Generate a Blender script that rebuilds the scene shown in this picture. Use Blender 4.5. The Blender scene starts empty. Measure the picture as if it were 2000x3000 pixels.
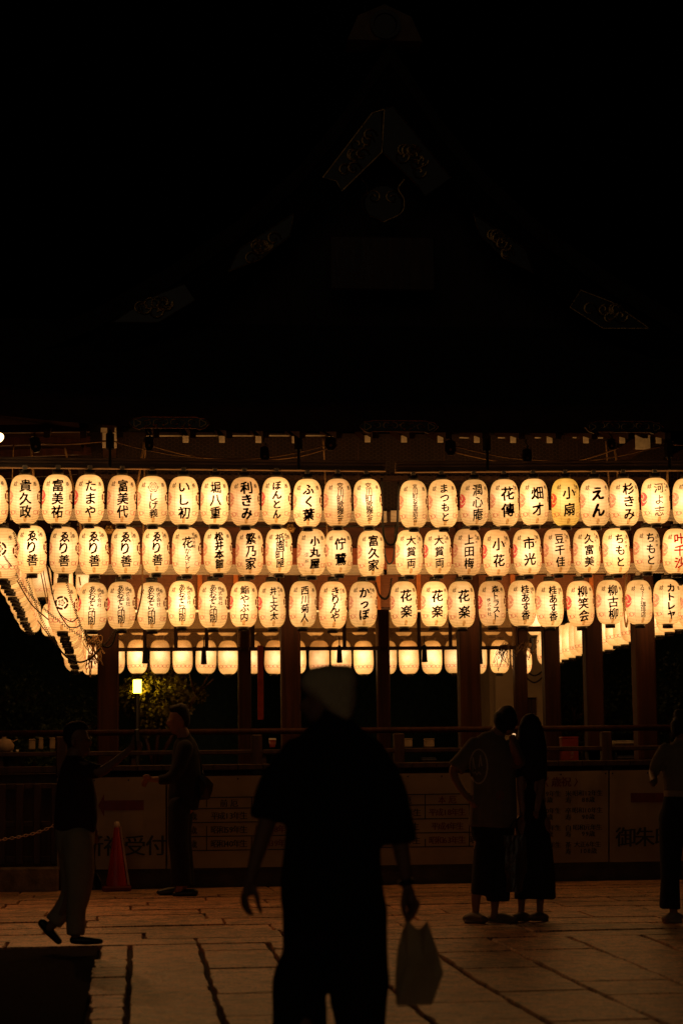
import bpy, bmesh, math, random
from mathutils import Vector, Matrix, noise
from mathutils.bvhtree import BVHTree
random.seed(7)
scene = bpy.context.scene
COL = scene.collection
PI = math.pi

# ------------------------------------------------------------------ camera, sky, exposure
FPX = 6000.0                                  # focal length in pixels of the 2000 x 3000 photograph
YAW, PITCH, ROLL = math.radians(6.56), math.atan(790/6000), -0.012
CAMZ = 1.2
cam_data = bpy.data.cameras.new('camera')
cam = bpy.data.objects.new('camera', cam_data); COL.objects.link(cam)
cam_data.sensor_fit = 'HORIZONTAL'; cam_data.sensor_width = 36.0
cam_data.lens = 36.0*FPX/2000.0
cam_data.clip_start = 0.1; cam_data.clip_end = 400
ROT = Matrix.Rotation(-YAW, 3, 'Z') @ Matrix.Rotation(PI/2+PITCH, 3, 'X') @ Matrix.Rotation(ROLL, 3, 'Z')
cam.matrix_world = Matrix.Translation((0, 0, CAMZ)) @ ROT.to_4x4()
cam_data.dof.use_dof = True
cam_data.dof.focus_distance = 21.6
cam_data.dof.aperture_fstop = 4.2
scene.camera = cam

world = bpy.data.worlds.new('World'); scene.world = world; world.use_nodes = True
wn = world.node_tree.nodes; wl = world.node_tree.links
sky = wn.new('ShaderNodeTexSky'); sky.sky_type = 'NISHITA'; sky.sun_disc = False
sky.sun_elevation = math.radians(-9); sky.sun_rotation = math.radians(200)
bg = wn.get('Background') or wn.new('ShaderNodeBackground')
wl.new(sky.outputs[0], bg.inputs[0]); bg.inputs[1].default_value = 0.05

sun_data = bpy.data.lights.new('front_fill_sun', 'SUN'); sun_data.energy = 0.031; sun_data.angle = math.radians(40); sun_data.color = (1.0, .74, .46)  # weak warm fill added from behind the camera, not a real source
sun = bpy.data.objects.new('front_fill_sun', sun_data); COL.objects.link(sun)
sun.rotation_euler = Vector((.22, 1.0, -.30)).to_track_quat('-Z', 'Y').to_euler()
scene.view_settings.view_transform = 'Standard'
scene.view_settings.look = 'None'
scene.view_settings.exposure = 0.0
scene.view_settings.gamma = 1.0
scene.view_settings.use_curve_mapping = False
scene.render.engine = 'CYCLES'
cy = scene.cycles
cy.use_denoising = True
cy.max_bounces = 6; cy.diffuse_bounces = 3; cy.glossy_bounces = 3; cy.transparent_max_bounces = 12
cy.use_light_tree = True
cy.caustics_reflective = False; cy.caustics_refractive = False
cy.sample_clamp_indirect = 4.0

# ------------------------------------------------------------------ placing things from the photograph
CR, CU, CF = ROT @ Vector((1, 0, 0)), ROT @ Vector((0, 1, 0)), ROT @ Vector((0, 0, -1))
def ray(px, py): return (CF*FPX + CR*(px-1000) + CU*(1500-py)).normalized()
def at(px, py, Y):
    """point on the depth plane y = Y that the photograph shows at pixel (px, py)"""
    d = ray(px, py); return Vector((0, 0, CAMZ)) + d*(Y/d.y)
def gz(Y): return 0.1*min(1, max(0, (Y-12)/8))          # the forecourt rises gently towards the stage
def ground(px, py):
    d = ray(px, py); Y = 10.0
    for _ in range(40): Y = (CAMZ-gz(Y))/(-d.z)*d.y
    return Vector((0, 0, CAMZ)) + d*(Y/d.y)
def proj(p):
    v = Vector(p) - Vector((0, 0, CAMZ)); w = v.dot(CF)
    return (1000 + FPX*v.dot(CR)/w, 1500 - FPX*v.dot(CU)/w)
def mpp(Y): return Y*0.99/FPX

# ------------------------------------------------------------------ materials
MATS = {}
def mat(name, col, rough=0.6, metal=0.0, var=0.25, scale=8.0, bump=0.0, bscale=40.0, spec=0.5, stretch=None, col2=None):
    if name in MATS: return MATS[name]
    m = bpy.data.materials.new(name); m.use_nodes = True
    n, l = m.node_tree.nodes, m.node_tree.links
    b = n['Principled BSDF']
    tc = n.new('ShaderNodeTexCoord'); mp = n.new('ShaderNodeMapping')
    l.new(tc.outputs['Object'], mp.inputs[0])
    if stretch: mp.inputs['Scale'].default_value = stretch
    nz = n.new('ShaderNodeTexNoise'); nz.inputs['Scale'].default_value = scale; nz.inputs['Detail'].default_value = 6
    l.new(mp.outputs[0], nz.inputs['Vector'])
    rp = n.new('ShaderNodeValToRGB')
    c2 = col2 or tuple(min(1, c*(1+var)) for c in col)
    rp.color_ramp.elements[0].position = 0.3; rp.color_ramp.elements[1].position = 0.7
    rp.color_ramp.elements[0].color = (*[c*(1-var) for c in col], 1)
    rp.color_ramp.elements[1].color = (*c2, 1)
    l.new(nz.outputs['Fac'], rp.inputs[0]); l.new(rp.outputs[0], b.inputs['Base Color'])
    b.inputs['Roughness'].default_value = rough; b.inputs['Metallic'].default_value = metal
    b.inputs['Specular IOR Level'].default_value = spec
    if bump:
        n2 = n.new('ShaderNodeTexNoise'); n2.inputs['Scale'].default_value = bscale; n2.inputs['Detail'].default_value = 5
        l.new(mp.outputs[0], n2.inputs['Vector'])
        bp = n.new('ShaderNodeBump'); bp.inputs['Strength'].default_value = bump; bp.inputs['Distance'].default_value = 0.02
        l.new(n2.outputs['Fac'], bp.inputs['Height']); l.new(bp.outputs[0], b.inputs['Normal'])
    MATS[name] = m; return m

def tint(name, col):
    """ink on lit paper: a film that lets only a little of the paper's light through"""
    if name in MATS: return MATS[name]
    m = bpy.data.materials.new(name); m.use_nodes = True
    n, l = m.node_tree.nodes, m.node_tree.links; n.clear()
    o = n.new('ShaderNodeOutputMaterial'); t = n.new('ShaderNodeBsdfTransparent')
    tc = n.new('ShaderNodeTexCoord'); nz = n.new('ShaderNodeTexNoise'); nz.inputs['Scale'].default_value = 45
    l.new(tc.outputs['Object'], nz.inputs['Vector'])
    rp = n.new('ShaderNodeValToRGB')
    rp.color_ramp.elements[0].position = .35; rp.color_ramp.elements[1].position = .75
    rp.color_ramp.elements[0].color = (*[c*.7 for c in col], 1); rp.color_ramp.elements[1].color = (*[min(1, c*1.5) for c in col], 1)
    l.new(nz.outputs['Fac'], rp.inputs[0]); l.new(rp.outputs[0], t.inputs[0]); l.new(t.outputs[0], o.inputs[0])
    MATS[name] = m; return m

def emit(name, col, s):
    m = bpy.data.materials.new(name); m.use_nodes = True
    n, l = m.node_tree.nodes, m.node_tree.links; n.clear()
    o = n.new('ShaderNodeOutputMaterial'); e = n.new('ShaderNodeEmission')
    e.inputs[0].default_value = (*col, 1); e.inputs[1].default_value = s
    l.new(e.outputs[0], o.inputs[0]); return m

def math_node(n, op, a=None, b=None):
    x = n.new('ShaderNodeMath'); x.operation = op
    if a is not None: x.inputs[0].default_value = a
    if b is not None: x.inputs[1].default_value = b
    return x

def paper_mat(name, warm, edge, gain):
    """washi glowing from a bulb inside: brighter where one looks straight through to the bulb, thin bamboo ribs dark"""
    m = bpy.data.materials.new(name); m.use_nodes = True
    n, l = m.node_tree.nodes, m.node_tree.links; n.clear()
    o = n.new('ShaderNodeOutputMaterial'); e = n.new('ShaderNodeEmission'); l.new(e.outputs[0], o.inputs[0])
    lw = n.new('ShaderNodeLayerWeight'); lw.inputs[0].default_value = 0.5
    f = math_node(n, 'SUBTRACT', 1.0); l.new(lw.outputs['Facing'], f.inputs[1])      # cosine to the viewer
    tc = n.new('ShaderNodeTexCoord'); sx = n.new('ShaderNodeSeparateXYZ'); l.new(tc.outputs['Object'], sx.inputs[0])
    oi = n.new('ShaderNodeObjectInfo')
    # bulb height, a little different in every lantern
    bz = n.new('ShaderNodeMapRange'); bz.inputs['To Min'].default_value = -0.03; bz.inputs['To Max'].default_value = 0.05
    l.new(oi.outputs['Random'], bz.inputs['Value'])
    dz = math_node(n, 'SUBTRACT'); l.new(sx.outputs['Z'], dz.inputs[0]); l.new(bz.outputs[0], dz.inputs[1])
    dz2 = math_node(n, 'POWER', None, 2.0); ab = math_node(n, 'ABSOLUTE'); l.new(dz.outputs[0], ab.inputs[0]); l.new(ab.outputs[0], dz2.inputs[0])
    k = math_node(n, 'MULTIPLY', None, -70.0); l.new(dz2.outputs[0], k.inputs[0])
    g = math_node(n, 'EXPONENT'); l.new(k.outputs[0], g.inputs[0])                      # wide glow round the bulb
    f4 = math_node(n, 'POWER', None, 5.0); l.new(f.outputs[0], f4.inputs[0])
    hot = math_node(n, 'MULTIPLY'); l.new(g.outputs[0], hot.inputs[0]); l.new(f4.outputs[0], hot.inputs[1])
    # wide body term
    k3 = math_node(n, 'MULTIPLY', None, -15.0); l.new(dz2.outputs[0], k3.inputs[0])
    g3 = math_node(n, 'EXPONENT'); l.new(k3.outputs[0], g3.inputs[0])
    f1 = math_node(n, 'POWER', None, 0.8); l.new(f.outputs[0], f1.inputs[0])
    body = math_node(n, 'MULTIPLY'); l.new(g3.outputs[0], body.inputs[0]); l.new(f1.outputs[0], body.inputs[1])
    b1 = math_node(n, 'MULTIPLY_ADD'); b1.inputs[1].default_value = 0.78; b1.inputs[2].default_value = 0.95
    l.new(body.outputs[0], b1.inputs[0])
    b2 = math_node(n, 'MULTIPLY_ADD'); b2.inputs[1].default_value = 0.95
    l.new(hot.outputs[0], b2.inputs[0]); l.new(b1.outputs[0], b2.inputs[2])
    # paper fibre
    nz = n.new('ShaderNodeTexNoise'); nz.inputs['Scale'].default_value = 9; nz.inputs['Detail'].default_value = 5
    ad = n.new('ShaderNodeVectorMath'); ad.operation = 'ADD'
    cb = n.new('ShaderNodeCombineXYZ'); mul = math_node(n, 'MULTIPLY', None, 40.0); l.new(oi.outputs['Random'], mul.inputs[0]); l.new(mul.outputs[0], cb.inputs[0])
    l.new(tc.outputs['Object'], ad.inputs[0]); l.new(cb.outputs[0], ad.inputs[1]); l.new(ad.outputs[0], nz.inputs['Vector'])
    nr = n.new('ShaderNodeMapRange'); nr.inputs['From Min'].default_value = .3; nr.inputs['From Max'].default_value = .7
    nr.inputs['To Min'].default_value = .86; nr.inputs['To Max'].default_value = 1.1; l.new(nz.outputs['Fac'], nr.inputs['Value'])
    # ribs
    rb = math_node(n, 'MULTIPLY', None, 2*PI/0.0165); l.new(sx.outputs['Z'], rb.inputs[0])
    sn = math_node(n, 'SINE'); l.new(rb.outputs[0], sn.inputs[0])
    rr = n.new('ShaderNodeMapRange'); rr.inputs['From Min'].default_value = .35; rr.inputs['From Max'].default_value = 1
    rr.inputs['To Min'].default_value = 1; rr.inputs['To Max'].default_value = .42; l.new(sn.outputs[0], rr.inputs['Value'])
    t1 = math_node(n, 'MULTIPLY'); l.new(b2.outputs[0], t1.inputs[0]); l.new(nr.outputs[0], t1.inputs[1])
    t2 = math_node(n, 'MULTIPLY'); l.new(t1.outputs[0], t2.inputs[0]); l.new(rr.outputs[0], t2.inputs[1])
    # each bulb a little stronger or weaker
    wn_ = n.new('ShaderNodeTexWhiteNoise'); wn_.noise_dimensions = '1D'; l.new(oi.outputs['Random'], wn_.inputs['W'])
    br = n.new('ShaderNodeMapRange'); br.inputs['To Min'].default_value = .74*gain; br.inputs['To Max'].default_value = 1.2*gain
    l.new(wn_.outputs['Value'], br.inputs['Value'])
    wr = n.new('ShaderNodeTexWhiteNoise'); wr.noise_dimensions = '1D'; m7 = math_node(n, 'MULTIPLY', None, 7.31); l.new(oi.outputs['Random'], m7.inputs[0]); l.new(m7.outputs[0], wr.inputs['W'])
    an = math_node(n, 'MULTIPLY', None, 2*PI); l.new(wr.outputs['Value'], an.inputs[0])
    co = math_node(n, 'COSINE'); si = math_node(n, 'SINE'); l.new(an.outputs[0], co.inputs[0]); l.new(an.outputs[0], si.inputs[0])
    px_ = math_node(n, 'MULTIPLY'); l.new(sx.outputs['X'], px_.inputs[0]); l.new(co.outputs[0], px_.inputs[1])
    py_ = math_node(n, 'MULTIPLY_ADD'); l.new(sx.outputs['Y'], py_.inputs[0]); l.new(si.outputs[0], py_.inputs[1]); l.new(px_.outputs[0], py_.inputs[2])
    off = math_node(n, 'MULTIPLY_ADD', None, 1.5); off.inputs[2].default_value = 1.0; l.new(py_.outputs[0], off.inputs[0])
    t25 = math_node(n, 'MULTIPLY'); l.new(t2.outputs[0], t25.inputs[0]); l.new(off.outputs[0], t25.inputs[1]); t2 = t25
    t3 = math_node(n, 'MULTIPLY'); l.new(t2.outputs[0], t3.inputs[0]); l.new(br.outputs[0], t3.inputs[1])
    # colour: thicker optical path at the rim is more orange
    mx = n.new('ShaderNodeMix'); mx.data_type = 'RGBA'
    mx.inputs['A'].default_value = (*edge, 1); mx.inputs['B'].default_value = (*warm, 1)
    cf = n.new('ShaderNodeMapRange'); cf.inputs['From Min'].default_value = 1.0; cf.inputs['From Max'].default_value = 2.45
    l.new(t1.outputs[0], cf.inputs['Value']); l.new(cf.outputs[0], mx.inputs['Factor'])
    l.new(mx.outputs['Result'], e.inputs[0]); l.new(t3.outputs[0], e.inputs[1])
    return m

# ------------------------------------------------------------------ object helpers
def link(o, parent=None):
    COL.objects.link(o)
    if parent: o.parent = parent
    return o
def tag(o, label=None, cat=None, group=None, kind=None):
    if label: o['label'] = label
    if cat: o['category'] = cat
    if group: o['group'] = group
    if kind: o['kind'] = kind
    return o
def empty(name, loc, label=None, cat=None, group=None, rz=0.0):
    o = bpy.data.objects.new(name, None); o.empty_display_size = .1
    o.location = loc; o.rotation_euler = (0, 0, rz)
    link(o); return tag(o, label, cat, group)
def inst(name, me, parent=None, loc=(0, 0, 0), rot=None, scale=None):
    o = bpy.data.objects.new(name, me); link(o, parent); o.location = loc
    if name in ('writing', 'chain_pattern', 'dedication_writing', 'printed_text', 'red_print', 'relief', 'brown_crest', 'red_crest', 'front_crest', 'shirt_print', 'lettering'): o['kind'] = 'stuff'
    if rot: o.rotation_euler = rot
    if scale: o.scale = scale
    return o
class MB:
    """collects shapes into one mesh"""
    def __init__(s): s.v = []; s.f = []
    def add(s, vs, fs):
        k = len(s.v); s.v += [tuple(v) for v in vs]; s.f += [tuple(i+k for i in f) for f in fs]; return s
    def box(s, c, size, M=None):
        x, y, z = (a/2 for a in size); c = Vector(c)
        vs = [Vector((sx*x, sy*y, sz*z)) for sz in (-1, 1) for sy in (-1, 1) for sx in (-1, 1)]
        vs = [(M @ v if M else v)+c for v in vs]
        return s.add(vs, [(0, 2, 3, 1), (4, 5, 7, 6), (0, 1, 5, 4), (2, 6, 7, 3), (0, 4, 6, 2), (1, 3, 7, 5)])
    def cbox(s, c, size, b=0.01):
        """box with chamfered edges"""
        bm = bmesh.new(); bmesh.ops.create_cube(bm, size=1)
        for v in bm.verts: v.co = Vector((v.co.x*size[0], v.co.y*size[1], v.co.z*size[2]))
        bmesh.ops.bevel(bm, geom=bm.edges[:], offset=min(b, min(size)*.45), segments=1, affect='EDGES')
        s.add([v.co+Vector(c) for v in bm.verts], [[v.index for v in f.verts] for f in bm.faces]) if not bm.verts.ensure_lookup_table() and not bm.verts.index_update() else None
        bm.free(); return s
    def bar(s, p, q, w, h=None):
        p, q = Vector(p), Vector(q); h = h or w; t = (q-p); L = t.length; t.normalize()
        up = Vector((0, 0, 1)) if abs(t.z) < .95 else Vector((0, 1, 0))
        a = t.cross(up).normalized(); b = a.cross(t)
        M = Matrix((t, a, b)).transposed()
        return s.box((p+q)/2, (L, w, h), M)
    def tube(s, pts, r, n=6, caps=True):
        pts = [Vector(p) for p in pts]; k = len(s.v); N = len(pts); nx = None
        for i, p in enumerate(pts):
            t = (pts[min(i+1, N-1)]-pts[max(i-1, 0)])
            t = t.normalized() if t.length > 1e-9 else Vector((0, 0, 1))
            if nx is None:
                nx = t.cross(Vector((0, 0, 1)) if abs(t.z) < .9 else Vector((0, 1, 0))).normalized()
            else:
                nx = (nx - t*nx.dot(t)).normalized()
            ny = t.cross(nx); rr = r[i] if isinstance(r, (list, tuple)) else r
            for j in range(n):
                a = 2*PI*j/n; s.v.append(tuple(p+nx*(rr*math.cos(a))+ny*(rr*math.sin(a))))
        for i in range(N-1):
            for j in range(n):
                s.f.append((k+i*n+j, k+i*n+(j+1) % n, k+(i+1)*n+(j+1) % n, k+(i+1)*n+j))
        if caps:
            s.f.append(tuple(k+j for j in reversed(range(n)))); s.f.append(tuple(k+(N-1)*n+j for j in range(n)))
        return s
    def lathe(s, prof, n=24, c=(0, 0, 0), caps=True):
        k = len(s.v); c = Vector(c)
        for r, z in prof:
            for j in range(n):
                a = 2*PI*j/n; s.v.append((c.x+r*math.cos(a), c.y+r*math.sin(a), c.z+z))
        for i in range(len(prof)-1):
            for j in range(n):
                s.f.append((k+i*n+j, k+i*n+(j+1) % n, k+(i+1)*n+(j+1) % n, k+(i+1)*n+j))
        if caps:
            s.f.append(tuple(k+j for j in reversed(range(n)))); m = k+(len(prof)-1)*n; s.f.append(tuple(m+j for j in range(n)))
        return s
    def prism(s, poly, y0, y1):
        """outline in (x, z), thickness along y"""
        n = len(poly)
        vs = [(x, y0, z) for x, z in poly]+[(x, y1, z) for x, z in poly]
        return s.add(vs, [tuple(range(n)), tuple(reversed(range(n, 2*n)))]+[(i, i+n, (i+1) % n+n, (i+1) % n) for i in range(n)])
    def mesh(s, name, m, smooth=False):
        me = bpy.data.meshes.new(name); me.from_pydata(s.v, [], s.f); me.update()
        if m: me.materials.append(m)
        if smooth:
            for p in me.polygons: p.use_smooth = True
        return me
    def obj(s, name, m, parent=None, smooth=False, loc=(0, 0, 0)):
        return inst(name, s.mesh(name, m, smooth), parent, loc)
def smooth_curve(pts, sub=8):
    """Catmull-Rom through points"""
    P = [Vector(p) for p in pts]; P = [P[0]*2-P[1]]+P+[P[-1]*2-P[-2]]; out = []
    for i in range(1, len(P)-2):
        for k in range(sub):
            t = k/sub; a, b, c, d = P[i-1:i+3]
            out.append(.5*((2*b)+(c-a)*t+(2*a-5*b+4*c-d)*t*t+(3*b-a-3*c+d)*t**3))
    out.append(P[-2]); return out

# ------------------------------------------------------------------ shared materials
M_wood = mat('dark timber', (.055, .022, .012), .55, var=.5, scale=3, stretch=(6, 6, .7), bump=.15, bscale=12)
M_woodh = mat('dark timber beam', (.06, .026, .014), .5, var=.5, scale=3, stretch=(.7, 6, 6), bump=.15, bscale=12)
M_verm = mat('vermilion timber', (.42, .10, .035), .5, var=.3, scale=3, stretch=(.7, 5, 5), bump=.1)
M_rail_hi = mat('brown aluminium rail', (.30, .20, .13), .4, .25, var=.25, scale=4, stretch=(.2, 4, 4))
M_rail_lo = mat('pale painted rail', (.80, .70, .54), .45, var=.10, scale=3, stretch=(.3, 4, 4))
M_white = mat('white painted tip', (.86, .78, .62), .6, var=.12, scale=25)
M_bark = mat('cypress bark roof', (.018, .013, .01), .95, var=.4, scale=6, bump=.5, bscale=30)
M_gold = mat('gilt metal fitting', (.45, .27, .09), .35, 1.0, var=.4, scale=20, bump=.3, bscale=60)
M_black = mat('black lacquer', (.012, .010, .009), .35, var=.4, scale=12)
M_cap = mat('black lantern cap', (.018, .014, .012), .38, var=.5, scale=30)
M_rope = mat('hemp rope', (.42, .25, .11), .8, var=.3, scale=60, bump=.6, bscale=120)
M_cable = mat('black cable', (.012, .011, .010), .45, var=.3, scale=30)
M_stone = mat('granite slab', (.30, .185, .115), .62, var=.55, scale=7, bump=.9, bscale=26)
M_joint = mat('joint earth', (.028, .02, .014), .95, var=.4, scale=10, bump=.5)
M_earth = mat('dark gravel', (.013, .009, .007), 1.0, spec=.1, var=.7, scale=30, bump=1.0, bscale=90)
M_plinth = mat('dark plinth stone', (.06, .045, .035), .8, var=.4, scale=5, bump=.5)
M_blind = mat('bamboo blind', (.27, .105, .045), .7, var=.3, scale=4, stretch=(1, 1, 60), bump=.2, bscale=30)
M_vinyl = mat('pale vinyl banner', (.28, .20, .125), .55, var=.22, scale=2.2, bump=.12, bscale=5)
M_print = mat('black print', (.02, .016, .016), .6, var=.2)
M_printred = mat('dark red print', (.12, .012, .012), .6, var=.2)
M_skin = mat('skin', (.30, .15, .09), .6, var=.12, scale=6)
M_hair = mat('black hair', (.010, .008, .007), .75, var=.4, scale=40, stretch=(1, 1, .2), bump=.3, bscale=90)
M_cloth_black = mat('black cloth', (.012, .011, .012), .9, var=.3, scale=20, bump=.3, bscale=9)
INK = tint('brush ink on paper', (.022, .012, .004))
INK_THIN = tint('thin ink on paper', (.10, .06, .02))
RED = tint('red ink on paper', (.85, .17, .26))
REDSOFT = tint('faded red ink on paper', (.93, .50, .55))
INK_BROWN = tint('brown ink on paper', (.16, .04, .015))
INK_SMALL = tint('small ink on paper', (.035, .02, .006))
PAPER = paper_mat('lit lantern paper', (1.0, .535, .215), (1.0, .435, .10), 1.14)
PAPER_Y = paper_mat('lit yellow lantern paper', (1.0, .50, .13), (1.0, .43, .05), 1.1)
PAPER_P = paper_mat('lit aged lantern paper', (1.0, .50, .195), (1.0, .405, .092), 1.06)

# ================================================================== GROUND
g = MB()
xs = [-120, -40, -12, -4, 0, 4, 8, 14, 40, 120]; ys = [-30, 0, 6, 12, 13, 14, 15, 16, 17, 18, 19, 20, 26, 40, 90, 200]
vs = [(x, y, gz(y)-.035) for y in ys for x in xs]; n = len(xs)
g.add(vs, [(j*n+i, j*n+i+1, (j+1)*n+i+1, (j+1)*n+i) for j in range(len(ys)-1) for i in range(n-1)])
tag(g.obj('ground', M_earth), kind='structure')

# paving: every slab its own piece, dark joints recessed below it
paving = empty('paving', (0, 0, 0)); paving['kind'] = 'structure'
SK = math.tan(math.radians(0.9))                          # the slabs run a little askew of the stage
def skx(x, y): return x+(y-10.9)*SK
jb = MB()
def slab(x0, x1, y0, y1, tilt=0.0):
    if proj((x1, (y0+y1)/2, 0))[0] < -150 or proj((x0, (y0+y1)/2, 0))[0] > 2150: pass
    jx, jy = (random.uniform(.010, .018), random.uniform(.006, .012)) if y1 < 15.3 else (random.uniform(.005, .011), random.uniform(.012, .022))
    def edge(ax, ay, bx, by, k):
        out = []
        for i in range(k):
            t = i/k; w = .009 if 0 < i else .006
            out.append((ax+(bx-ax)*t+random.uniform(-w, w), ay+(by-ay)*t+random.uniform(-w, w)))
        return out
    a, b, c, d = (x0+jx, y0+jy), (x1-jx, y0+jy), (x1-jx, y1-jy), (x0+jx, y1-jy)
    r = .007
    lo = edge(a[0]+r, a[1], b[0]-r, b[1], 7)+edge(b[0], b[1]+r, c[0], c[1]-r, 6)+edge(c[0]-r, c[1], d[0]+r, d[1], 7)+edge(d[0], d[1]-r, a[0], a[1]+r, 6)
    cx, cy_ = (x0+x1)/2, (y0+y1)/2; N = len(lo); m = MB()
    h = random.uniform(-.004, .004); tx, ty = random.uniform(-.004, .004), random.uniform(-.004, .004)
    def P(x, y, z): return (skx(x, y), y, gz(y)+z)
    inn = [(cx+(x-cx)*(1-.006/max(.3, x1-x0)*2), cy_+(y-cy_)*(1-.006/max(.3, y1-y0)*2)) for x, y in lo]
    vs = [P(x, y, -.05) for x, y in lo]+[P(x, y, -.012+h) for x, y in lo]+[P(x, y, h+tx*(x-cx)+ty*(y-cy_)) for x, y in inn]
    fs = [(i, (i+1) % N, N+(i+1) % N, N+i) for i in range(N)]+[(N+i, N+(i+1) % N, 2*N+(i+1) % N, 2*N+i) for i in range(N)]
    fs.append(tuple(2*N+i for i in range(N)))
    m.add(vs, fs).obj('paving_stone', STONES[random.randrange(4)], paving)
def stone_mat(name, c, k):
    m = bpy.data.materials.new(name); m.use_nodes = True; n, l = m.node_tree.nodes, m.node_tree.links; b = n['Principled BSDF']
    tc = n.new('ShaderNodeTexCoord')
    def nz(sc, det, off):
        x = n.new('ShaderNodeTexNoise'); x.inputs['Scale'].default_value = sc; x.inputs['Detail'].default_value = det
        a = n.new('ShaderNodeVectorMath'); a.operation = 'ADD'; a.inputs[1].default_value = (off*3.7, off*1.9, 0); l.new(tc.outputs['Object'], a.inputs[0]); l.new(a.outputs[0], x.inputs['Vector']); return x
    big, mid_, fine = nz(1.6, 5, k), nz(9, 6, k+5), nz(48, 3, k+9)
    r1 = n.new('ShaderNodeMapRange'); r1.inputs['From Min'].default_value = .32; r1.inputs['From Max'].default_value = .68; r1.inputs['To Min'].default_value = .5; r1.inputs['To Max'].default_value = 1.25; l.new(big.outputs['Fac'], r1.inputs['Value'])
    r2 = n.new('ShaderNodeMapRange'); r2.inputs['From Min'].default_value = .36; r2.inputs['From Max'].default_value = .58; r2.inputs['To Min'].default_value = .42; r2.inputs['To Max'].default_value = 1.15; l.new(mid_.outputs['Fac'], r2.inputs['Value'])
    r3 = n.new('ShaderNodeMapRange'); r3.inputs['From Min'].default_value = .33; r3.inputs['From Max'].default_value = .52; r3.inputs['To Min'].default_value = .12; r3.inputs['To Max'].default_value = 1.12; l.new(fine.outputs['Fac'], r3.inputs['Value'])
    m1 = math_node(n, 'MULTIPLY'); l.new(r1.outputs[0], m1.inputs[0]); l.new(r2.outputs[0], m1.inputs[1])
    m2 = math_node(n, 'MULTIPLY'); l.new(m1.outputs[0], m2.inputs[0]); l.new(r3.outputs[0], m2.inputs[1])
    mx = n.new('ShaderNodeMix'); mx.data_type = 'RGBA'; mx.inputs['A'].default_value = (.012, .008, .006, 1); mx.inputs['B'].default_value = (*[min(.95, q*1.85) for q in c], 1); mx.clamp_factor = True
    l.new(m2.outputs[0], mx.inputs['Factor']); l.new(mx.outputs['Result'], b.inputs['Base Color'])
    b.inputs['Roughness'].default_value = .40; b.inputs['Specular IOR Level'].default_value = .6
    h = math_node(n, 'MULTIPLY_ADD', None, .35); l.new(fine.outputs['Fac'], h.inputs[0]); l.new(mid_.outputs['Fac'], h.inputs[2])
    bp = n.new('ShaderNodeBump'); bp.inputs['Strength'].default_value = .8; bp.inputs['Distance'].default_value = .02; l.new(h.outputs[0], bp.inputs['Height']); l.new(bp.outputs[0], b.inputs['Normal'])
    return m
STONES = [stone_mat('granite slab %s' % k, c, i) for i, (k, c) in enumerate(
    [('a', (.51, .275, .15)), ('b', (.46, .245, .13)), ('c', (.53, .295, .165)), ('d', (.42, .225, .12))])]
colx = [ground(px, 2900).x for px in (255, 364, 613, 867, 1140, 1430, 1722, 2035, 2330, 2620)]
YF0, YF1 = 7.6, 15.2
random.seed(21)
for i in range(len(colx)-1):
    y = YF0+random.uniform(-.5, .2); lens = (.5, 1.0) if i == 0 else (.7, 1.7)
    while y < YF1:
        L = random.uniform(*lens); y1 = min(y+L, YF1)
        if YF1-y1 < .35: y1 = YF1
        slab(colx[i]-(random.uniform(-.03, .05) if i == 0 else 0), colx[i+1], y, y1); y = y1
y = YF1
while y < 22.0:
    D = random.uniform(.38, .66); y1 = min(y+D, 22.02)
    if 22.02-y1 < .3: y1 = 22.02
    x = -4+random.uniform(-1, 0)
    while x < 8.6:
        L = random.uniform(.7, 1.8); slab(x, x+L, y, y1); x += L
    y = y1
ap = MB(); axs = [-9, -5, -2, 0, 2, 5, 9, 13]; ays = [-14, -8, -3, 1, 4, 7.2]
ap.add([(x, y, -.004) for y in ays for x in axs], [(j*8+i, j*8+i+1, (j+1)*8+i+1, (j+1)*8+i) for j in range(5) for i in range(7)])
tag(ap.obj('paving_apron', STONES[0]), kind='structure')
gb = MB(); gys = [3, 6, 9, 12, 13.5, 15.17]
gb.add([p for y in gys for p in ((-14, y, gz(y)-.010), (skx(colx[0], y)-.01, y, gz(y)-.006))], [(2*i, 2*i+1, 2*i+3, 2*i+2) for i in range(5)])
tag(gb.obj('gravel_bed', M_earth), kind='structure')
# bedding below the slabs
b_ = MB(); ys2 = [7, 12, 14, 16, 18, 20, 22.1]
for k in range(len(ys2)-1):
    xa0, xa1 = (skx(colx[0], ys2[k])-.0, skx(colx[0], ys2[k+1])-.0) if ys2[k] < 14.5 else (-5.5, -5.5)
    y0, y1 = ys2[k], ys2[k+1]
    b_.add([(xa0, y0, gz(y0)-.03), (9.5, y0, gz(y0)-.03), (9.5, y1, gz(y1)-.03), (xa1, y1, gz(y1)-.03)], [(0, 1, 2, 3)])
tag(b_.obj('paving_bed', M_joint), kind='structure')

# ================================================================== STAGE PAVILION
YP, YB = 22.9, 30.3                                        # front and back rows of posts
pav = empty('shrine_stage', (at(1100, 2590, 22.4).x, 26.6, .1),
            'open wooden shrine stage with dark hip-and-gable roof, timber posts and low railing', 'shrine stage')
def part(mb, name, m, smooth=False, parent=None):
    o = mb.obj(name, m, None, smooth); p = parent or pav
    o.parent = p; o.matrix_parent_inverse = Matrix.Translation(-p.location) if p is pav else Matrix.Identity(4)
    return o
XL, XR = at(317, 1900, YP).x, at(1883, 1900, YP).x
XC = (XL+XR)/2
zb = lambda py, Y, px=1100: at(px, py, Y).z
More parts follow.
